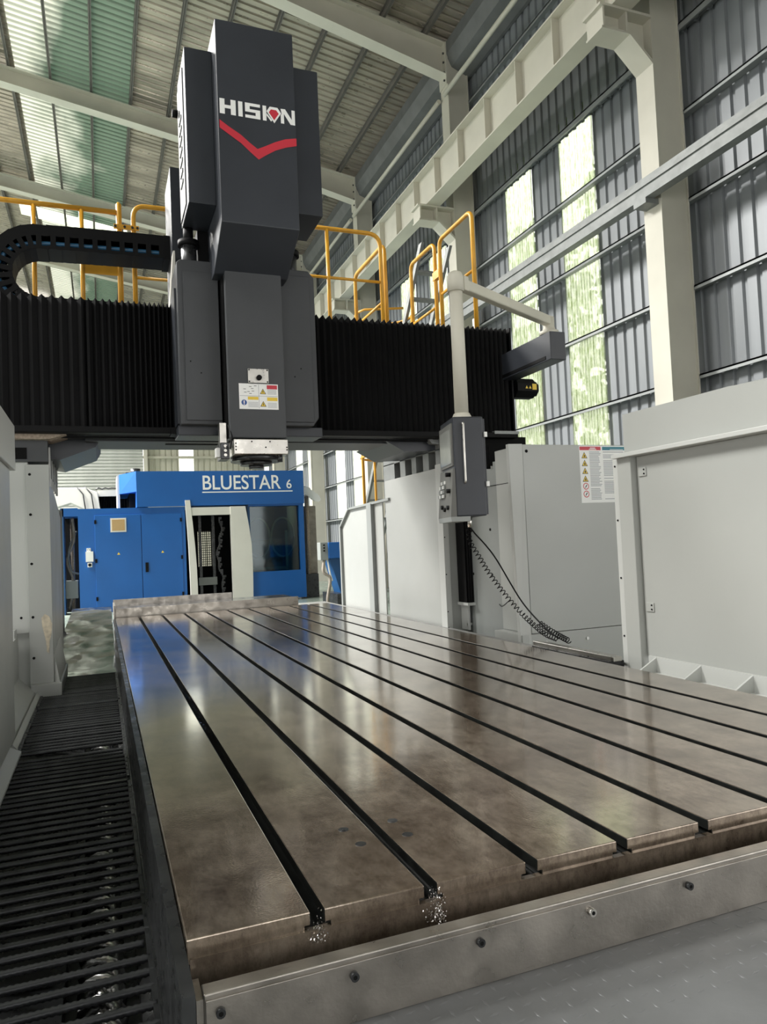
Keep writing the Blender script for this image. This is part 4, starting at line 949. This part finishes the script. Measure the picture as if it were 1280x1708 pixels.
# cables
def catm(P, n=12):
    P = [Vector(p) for p in P]; out = []
    Q = [P[0] * 2 - P[1]] + P + [P[-1] * 2 - P[-2]]
    for i in range(1, len(Q) - 2):
        for k in range(n):
            t = k / n; a_, b_, c_, d_ = Q[i - 1:i + 3]
            out.append(.5 * ((2 * b_) + (c_ - a_) * t + (2 * a_ - 5 * b_ + 4 * c_ - d_) * t * t + (3 * b_ - a_ - 3 * c_ + d_) * t ** 3))
    out.append(P[-1]); return out
c0 = pq(-.1, -.02, 1.41)
cable = MB().tube(catm([c0, (2.585, 4.80, 1.36), (2.67, 4.80, 1.27), (2.76, 4.80, 1.15), (2.91, 4.74, .85), (2.91, 4.47, .69), (2.92, 4.3, .615)]), .0055, 8).build('pendant_cable', 'black')
tag(cable, 'thin black cable sagging from the control pendant to the bed', 'cable')
def coil(P, r, turns_per_m, wr, name, label):
    pts = catm(P, 24); Ls = [0]
    for i in range(1, len(pts)): Ls.append(Ls[-1] + (pts[i] - pts[i - 1]).length)
    tot = Ls[-1]; n = int(tot * turns_per_m * 9); out = []
    j = 0; up = None
    for k in range(n + 1):
        s = tot * k / n
        while j < len(pts) - 2 and Ls[j + 1] < s: j += 1
        t = (s - Ls[j]) / max(1e-6, Ls[j + 1] - Ls[j]); p = pts[j].lerp(pts[j + 1], t); tg = (pts[j + 1] - pts[j]).normalized()
        if up is None: up = tg.orthogonal().normalized()
        up = (up - tg * up.dot(tg)).normalized(); sd_ = tg.cross(up); an = 2 * PI * k / 9
        out.append(p + (up * math.cos(an) + sd_ * math.sin(an)) * r)
    o = MB().tube(out, wr, 5).build(name, 'black'); return tag(o, label, 'cable')
coil([(2.53, 4.80, 1.40), (2.54, 4.80, 1.30), (2.61, 4.80, 1.185), (2.68, 4.80, 1.07), (2.80, 4.79, .905), (2.90, 4.76, .775), (2.92, 4.62, .69), (2.92, 4.46, .63), (2.91, 4.30, .612)], .017, 30, .0036, 'coiled_cable', 'coiled black handset cord hanging from the pendant down to the rail')
coil([(2.94, 4.56, .70), (2.95, 4.4, .645), (2.92, 4.18, .612)], .018, 34, .0036, 'coiled_cable', 'short bunched end of coiled black cord lying on the guide rail')
o = MB().tube(catm([(3.44, 6.04, .76), (3.12, 5.4, .75), (2.85, 4.81, .85)]), .004, 6).build('thin_wire', 'black'); tag(o, 'thin black wire from the duct bellows to the coiled cord', 'wire')

# ================================================================== BLUE MACHINING CENTRE
YB = 18.0
def bz(z): return 1.331 + (z - 1.331) * YB / 16.2
def bxx(x): return x * YB / 16.2
bm_ = thing('blue_machining_centre', (2.0, 19, 0), 'blue enclosed machining centre with white curved door frame and white lettering', 'machine')
def B(x0, x1, z0, z1, y0, y1): return MB().box(bxx(x0), bxx(x1), y0, y1, max(0, bz(z0)), bz(z1))
cab = B(-.43, 1.70, .13, 2.28, 18.0, 19.0).build('control_cabinet', 'blue', bm_)
B(-.73, -.43, 2.13, 2.30, 18.0, 19.0).build('cabinet_bridge', 'blue', bm_); B(-.76, -.70, .1, 2.30, 18.0, 18.6).build('bridge_post', 'blue_dark', bm_)
for x0, x1, hx in ((-.115, .79, -.10), (.805, 1.625, 1.61)):
    dd = B(x0, x1, .2, 2.14, 17.97, 18.0).build('cabinet_door', 'blue', bm_, bevel=.006)
    for z in (2.0, 1.2, .42): B(hx - .02, hx + .02, z - .04, z + .04, 17.95, 17.98).build('hinge', 'black', dd)
    cx = (x0 + x1) / 2; MB().poly([(bxx(cx - .03), 17.965, bz(1.31)), (bxx(cx + .03), 17.965, bz(1.31)), (bxx(cx), 17.965, bz(1.36))]).build('warning_mark', 'print_yellow', dd)
    if hx < 0:
        v = B(.19, .50, 1.78, 2.07, 17.945, 17.97).build('vent_frame', 'ivory', dd); B(.22, .47, 1.81, 2.04, 17.935, 17.946).build('vent_filter', 'tan', dd)
    else: B(.86, .92, .92, 1.12, 17.94, 17.97).build('handle', 'black', dd)
pl = B(-.30, -.155, 1.19, 1.40, 17.94, 18.0).build('rating_plate', 'plastic_white', bm_); B(-.28, -.2, 1.40, 1.47, 17.97, 18.0).build('mark_plate', 'print_white', bm_)
text_mesh('CE', .075, lambda x, y, z: (bxx(-.272) + x, 17.968 - z, bz(1.41) + y), 'mark_lettering', 'print_black', bm_, .9, .001)
sw = B(-.27, -.18, 1.08, 1.17, 17.95, 18.0).build('main_switch', 'plastic_white', bm_); MB().cyl((bxx(-.225), 17.95, bz(1.125)), (bxx(-.225), 17.91, bz(1.125)), .035, 12).build('switch_knob', 'black', sw)
up_ = B(.72, 4.33, 2.29, 3.04, 17.9, 20.2).build('upper_housing', 'blue', bm_)
MB().hull8([(bxx(.40), 18.7, bz(2.62)), (bxx(.72), 18.0, bz(2.62)), (bxx(.72), 20.2, bz(2.62)), (bxx(.40), 20.2, bz(2.62))], [(bxx(.40), 18.7, bz(3.04)), (bxx(.72), 17.9, bz(3.04)), (bxx(.72), 20.2, bz(3.04)), (bxx(.40), 20.2, bz(3.04))]).build('upper_corner', 'blue', bm_)
B(.36, .41, 2.3, 3.03, 18.75, 20.0).build('upper_edge_strip', 'ivory', bm_)
B(.60, .73, 2.30, 2.62, 18.6, 20.0).build('corner_recess', 'hole', bm_)
text_mesh('BLUESTAR', bz(2.97) - bz(2.62) + .10, lambda x, y, z: (bxx(2.06) + x, 17.896 - z, bz(2.635) + y), 'lettering', 'print_white', bm_, .86, .002, .004)
text_mesh('6', .31, lambda x, y, z: (bxx(3.925) + x, 17.896 - z, bz(2.64) + y), 'lettering_numeral', 'print_white', bm_, .95, .002, .003)
B(2.07, 4.07, 2.565, 2.588, 17.892, 17.9).build('lettering_underline', 'print_white', bm_)
# white door frame with curved sides (left slim blade, right wide blade)
def blade(pl_, pr_, name):
    mb = MB(); n = len(pl_); b = 0; prev = None
    for (xl, z), (xr, z2) in zip(pl_, pr_):
        q = [(bxx(xl), 17.84, bz(z)), (bxx(xr), 17.84, bz(z)), (bxx(xr), 18.0, bz(z)), (bxx(xl), 18.0, bz(z))]
        if prev: mb.hull8(prev, q)
        prev = q
    return mb.build(name, 'ivory', bm_)
zs = [.15, .6, 1.0, 1.4, 1.8, 2.1, 2.41]
blade([(1.76, z) if z < .9 else (1.755 - .055 * ((z - .9) / 1.5) ** 1.6, z) for z in zs], [(1.905, z) if z < .9 else (1.90 - .10 * ((z - .9) / 1.5) ** 1.4, z) for z in zs], 'door_frame_blade')
zs = [.15, .6, 1.0, 1.4, 1.8, 2.1, 2.255]
blade([(2.655, z) for z in zs], [(3.085 + .015 * math.sin(PI * (z - .15) / 1.6) - .10 * max(0, (z - 1.3)) ** 1.5, z) for z in zs], 'door_frame_blade')
B(1.80, 2.66, 2.08, 2.25, 17.86, 18.0).build('door_frame_head', 'ivory', bm_)
# dark machine interior behind the open door, with chain-guard grid
for x0_, x1_, z0_, z1_ in ((1.70, 2.05, .13, 2.25), (2.35, 3.1, .13, 2.25), (2.05, 2.35, .13, .95), (2.05, 2.35, 1.75, 2.25)):
    B(x0_, x1_, z0_, z1_, 18.9, 18.95).build('interior_back', 'hole', bm_)
MB().box(bxx(1.70), bxx(3.1), 18.0, 18.95, 0, .06).build('interior_floor', 'dark_steel', bm_)
B(3.05, 3.1, .13, 2.25, 18.0, 18.9).build('interior_wall', 'blue_dark', bm_)
for x in (2.03, 2.32): B(x, x + .06, .2, 2.1, 18.5, 18.56).build('interior_post', 'dark_steel', bm_)
B(2.0, 2.4, .55, .72, 18.45, 18.5).build('interior_tray', 'frame_grey', bm_)
mb = MB()
for i in range(7): x = 2.06 + i * .045; mb.box(bxx(x), bxx(x + .012), 18.82, 18.84, bz(.95), bz(1.75))
for i in range(16): z = .95 + i * .052; mb.box(bxx(2.05), bxx(2.35), 18.81, 18.83, bz(z), bz(z + .014))
mb.build('grid_guard', 'black', bm_)
mb = MB()
for k in range(40):
    t = k / 39; x = 2.45 + .05 * math.sin(t * 9) + .02 * math.sin(t * 31); z = .25 + 1.75 * t
    mb.box(bxx(x), bxx(x + .06 + .03 * math.sin(k * 2.1)), 18.4, 18.45, bz(z), bz(z + .05))
mb.build('tool_chain', 'dark_steel', bm_)
# window and base panel on the right
B(3.06, 4.32, .17, .79, 17.95, 18.2).build('lower_panel', 'blue', bm_)
B(4.215, 4.32, .79, 2.29, 17.95, 18.2).build('window_post', 'blue', bm_)
B(3.06, 4.22, 2.25, 2.29, 17.95, 18.2).build('window_head', 'blue', bm_)
B(3.06, 4.22, .79, 2.25, 18.06, 18.08).build('window_pane', 'glass', bm_)
B(3.06, 4.3, .2, 2.29, 19.4, 19.45).build('chamber_back', 'blue_dark', bm_)
B(4.25, 4.30, .2, 2.29, 18.2, 19.4).build('chamber_side', 'frame_grey', bm_)
B(3.2, 3.95, .8, 1.5, 18.7, 19.3).build('fixture_block', 'dark_steel', bm_)
B(3.95, 4.0, .8, 1.7, 18.3, 18.36).build('fixture_frame', 'frame_grey', bm_); B(3.2, 4.0, .82, .88, 18.3, 18.36).build('fixture_frame', 'frame_grey', bm_)
for x in (3.36, 3.93):
    mb = MB(); c = Vector((bxx(x), 18.5, bz(1.55)))
    mb.tube([(c.x + .30 * math.cos(t), 18.5, c.z + .5 * math.sin(t)) for t in [2 * PI * k / 28 for k in range(29)]], .025, 8); mb.build('chamber_hoop', 'frame_grey', bm_)
B(.95, 1.7, 2.28, 2.295, 17.98, 18.4).build('cabinet_trim', 'ivory', bm_)
# small tank on top
tk = MB().cyl((bxx(.95) - .2, 19.4, bz(3.04)), (bxx(.95) - .2, 19.4, bz(3.04) + .22), .12, 14).box(.62, .76, 19.3, 19.5, bz(3.04), bz(3.04) + .12).build('roof_pump', 'dark_steel'); tag(tk, 'small dark pump standing on the blue machine roof', 'pump')
# pale machine with bellows behind the blue cabinet
pm = thing('pale_gantry_machine', (-.3, 21, 0), 'pale grey machine beam with black bellows behind the blue cabinet', 'machine')
MB().box(-.05, 1.35, 20.6, 21.2, 2.86, 3.02).build('beam_cap', 'ivory', pm)
mb = MB(); n = 40
for i in range(n + 1): x = -.03 + 1.3 * i / n; o_ = .05 if i % 2 else 0; mb.v += [(x, 20.7 + o_, 2.35), (x, 20.7 + o_, 2.87)]
for i in range(n): mb.face((2 * i, 2 * i + 2, 2 * i + 3, 2 * i + 1))
mb.build('bellows', 'black', pm)
MB().prism([(-1.1, 2.55), (-1.1, 3.08), (-.35, 3.08), (-.05, 2.95), (.02, 2.4), (-.35, 2.5), (-.7, 2.68)], 'y', 20.4, 20.9).build('end_cover', 'ivory', pm, bevel=.02)
for i in range(2): MB().tube([(-.55 + i * .2, 20.38, 3.1), (-.4 + i * .2, 20.37, 2.9), (-.35 + i * .2, 20.37, 2.5)], .015, 6).build('cable', 'dark_steel', pm)
MB().tube([(-.1 + .08 * k, 20.7, 3.04 + .05 * abs(math.sin(k * 1.7))) for k in range(17)], .02, 6).build('cable_loom', 'dark_steel', pm)
MB().box(-1.2, 1.3, 20.8, 21.4, 0, 2.4).build('machine_body', 'dark_steel', pm)
# pipes in the gap left of the cabinet
ps = thing('hose_stand', (-.72, 18.6, 0), 'cluttered stand of hoses and pipes in the gap beside the blue cabinet', 'hoses')
MB().cyl((-.62, 18.5, 0), (-.62, 18.5, 2.2), .04, 10).build('pipe', 'dusty', ps)
MB().tube(catm([(-.72, 18.4, .1), (-.6, 18.4, .7), (-.74, 18.42, 1.2), (-.58, 18.4, 1.7), (-.6, 18.4, 2.2)]), .03, 8).build('hose', 'wrap', ps)
MB().tube(catm([(-.5, 18.45, .9), (-.66, 18.4, 1.0), (-.7, 18.4, 1.45), (-.52, 18.5, 1.9)]), .022, 8).build('hose', 'galv', ps)
MB().box(-.78, -.52, 18.3, 18.7, .35, .75).build('box', 'frame_grey', ps); MB().box(-.8, -.5, 18.9, 18.95, 0, 2.3).build('back_sheet', 'hole', ps)
# wrapped post and blue conveyor at the right of the blue machine
wp = thing('wrapped_post', (5.0, 18.4, 0), 'brown grey column with plastic wrapped top beside the blue machine', 'post')
MB().box(4.90, 5.22, 18.3, 18.6, .6, 2.35).build('post_body', 'wrap', wp, bevel=.02); MB().cyl((4.97, 18.25, .4), (4.97, 18.25, 2.6), .05, 10).build('post_pipe', 'dusty', wp)
mb = MB()
for k in range(9):
    a0 = k; mb.tube([(4.92 + k * .04, 18.1, 2.75 - k * .03), (4.94 + k * .04, 18.35, 2.78 - k * .03)], .09 + .02 * math.sin(k * 2.2), 8)
mb.build('plastic_wrap', 'plastic_white', wp); MB().box(4.85, 5.2, 18.2, 18.7, 0, .6).build('post_foot', 'dark_steel', wp)
bc = thing('blue_chip_conveyor', (5.0, 15.5, 0), 'small blue chip conveyor with grey button box beside the end guard', 'conveyor')
MB().box(4.53, 5.1, 15.0, 15.7, 1.03, 1.375).build('conveyor_head', 'blue', bc, bevel=.01)
MB().prism([(4.58, 1.03), (5.1, 1.03), (5.1, 0.05), (4.86, .05)], 'y', 15.1, 15.6).build('conveyor_neck', 'blue_dark', bc)
bb = MB().box(4.36, 4.535, 15.05, 15.3, 1.0, 1.38).build('button_box', 'frame_grey', bc, bevel=.008)
for z in (1.32, 1.26, 1.2): MB().cyl((4.44, 15.05, z), (4.44, 15.02, z), .018, 10).build('button', 'black', bb)
MB().tube(catm([(4.45, 15.1, 1.0), (4.42, 15.08, .75), (4.55, 15.05, .6), (4.5, 15.1, .2), (4.5, 15.1, .02)]), .035, 8).build('drain_hose', 'wrap', bc)
MB().tube(catm([(4.52, 15.1, 1.0), (4.56, 15.06, .7), (4.6, 15.05, .55)]), .02, 8).build('drain_hose', 'plastic_white', bc)
MB().box(4.62, 5.3, 14.8, 15.9, 0, .28).build('conveyor_tray', 'dark_steel', bc)
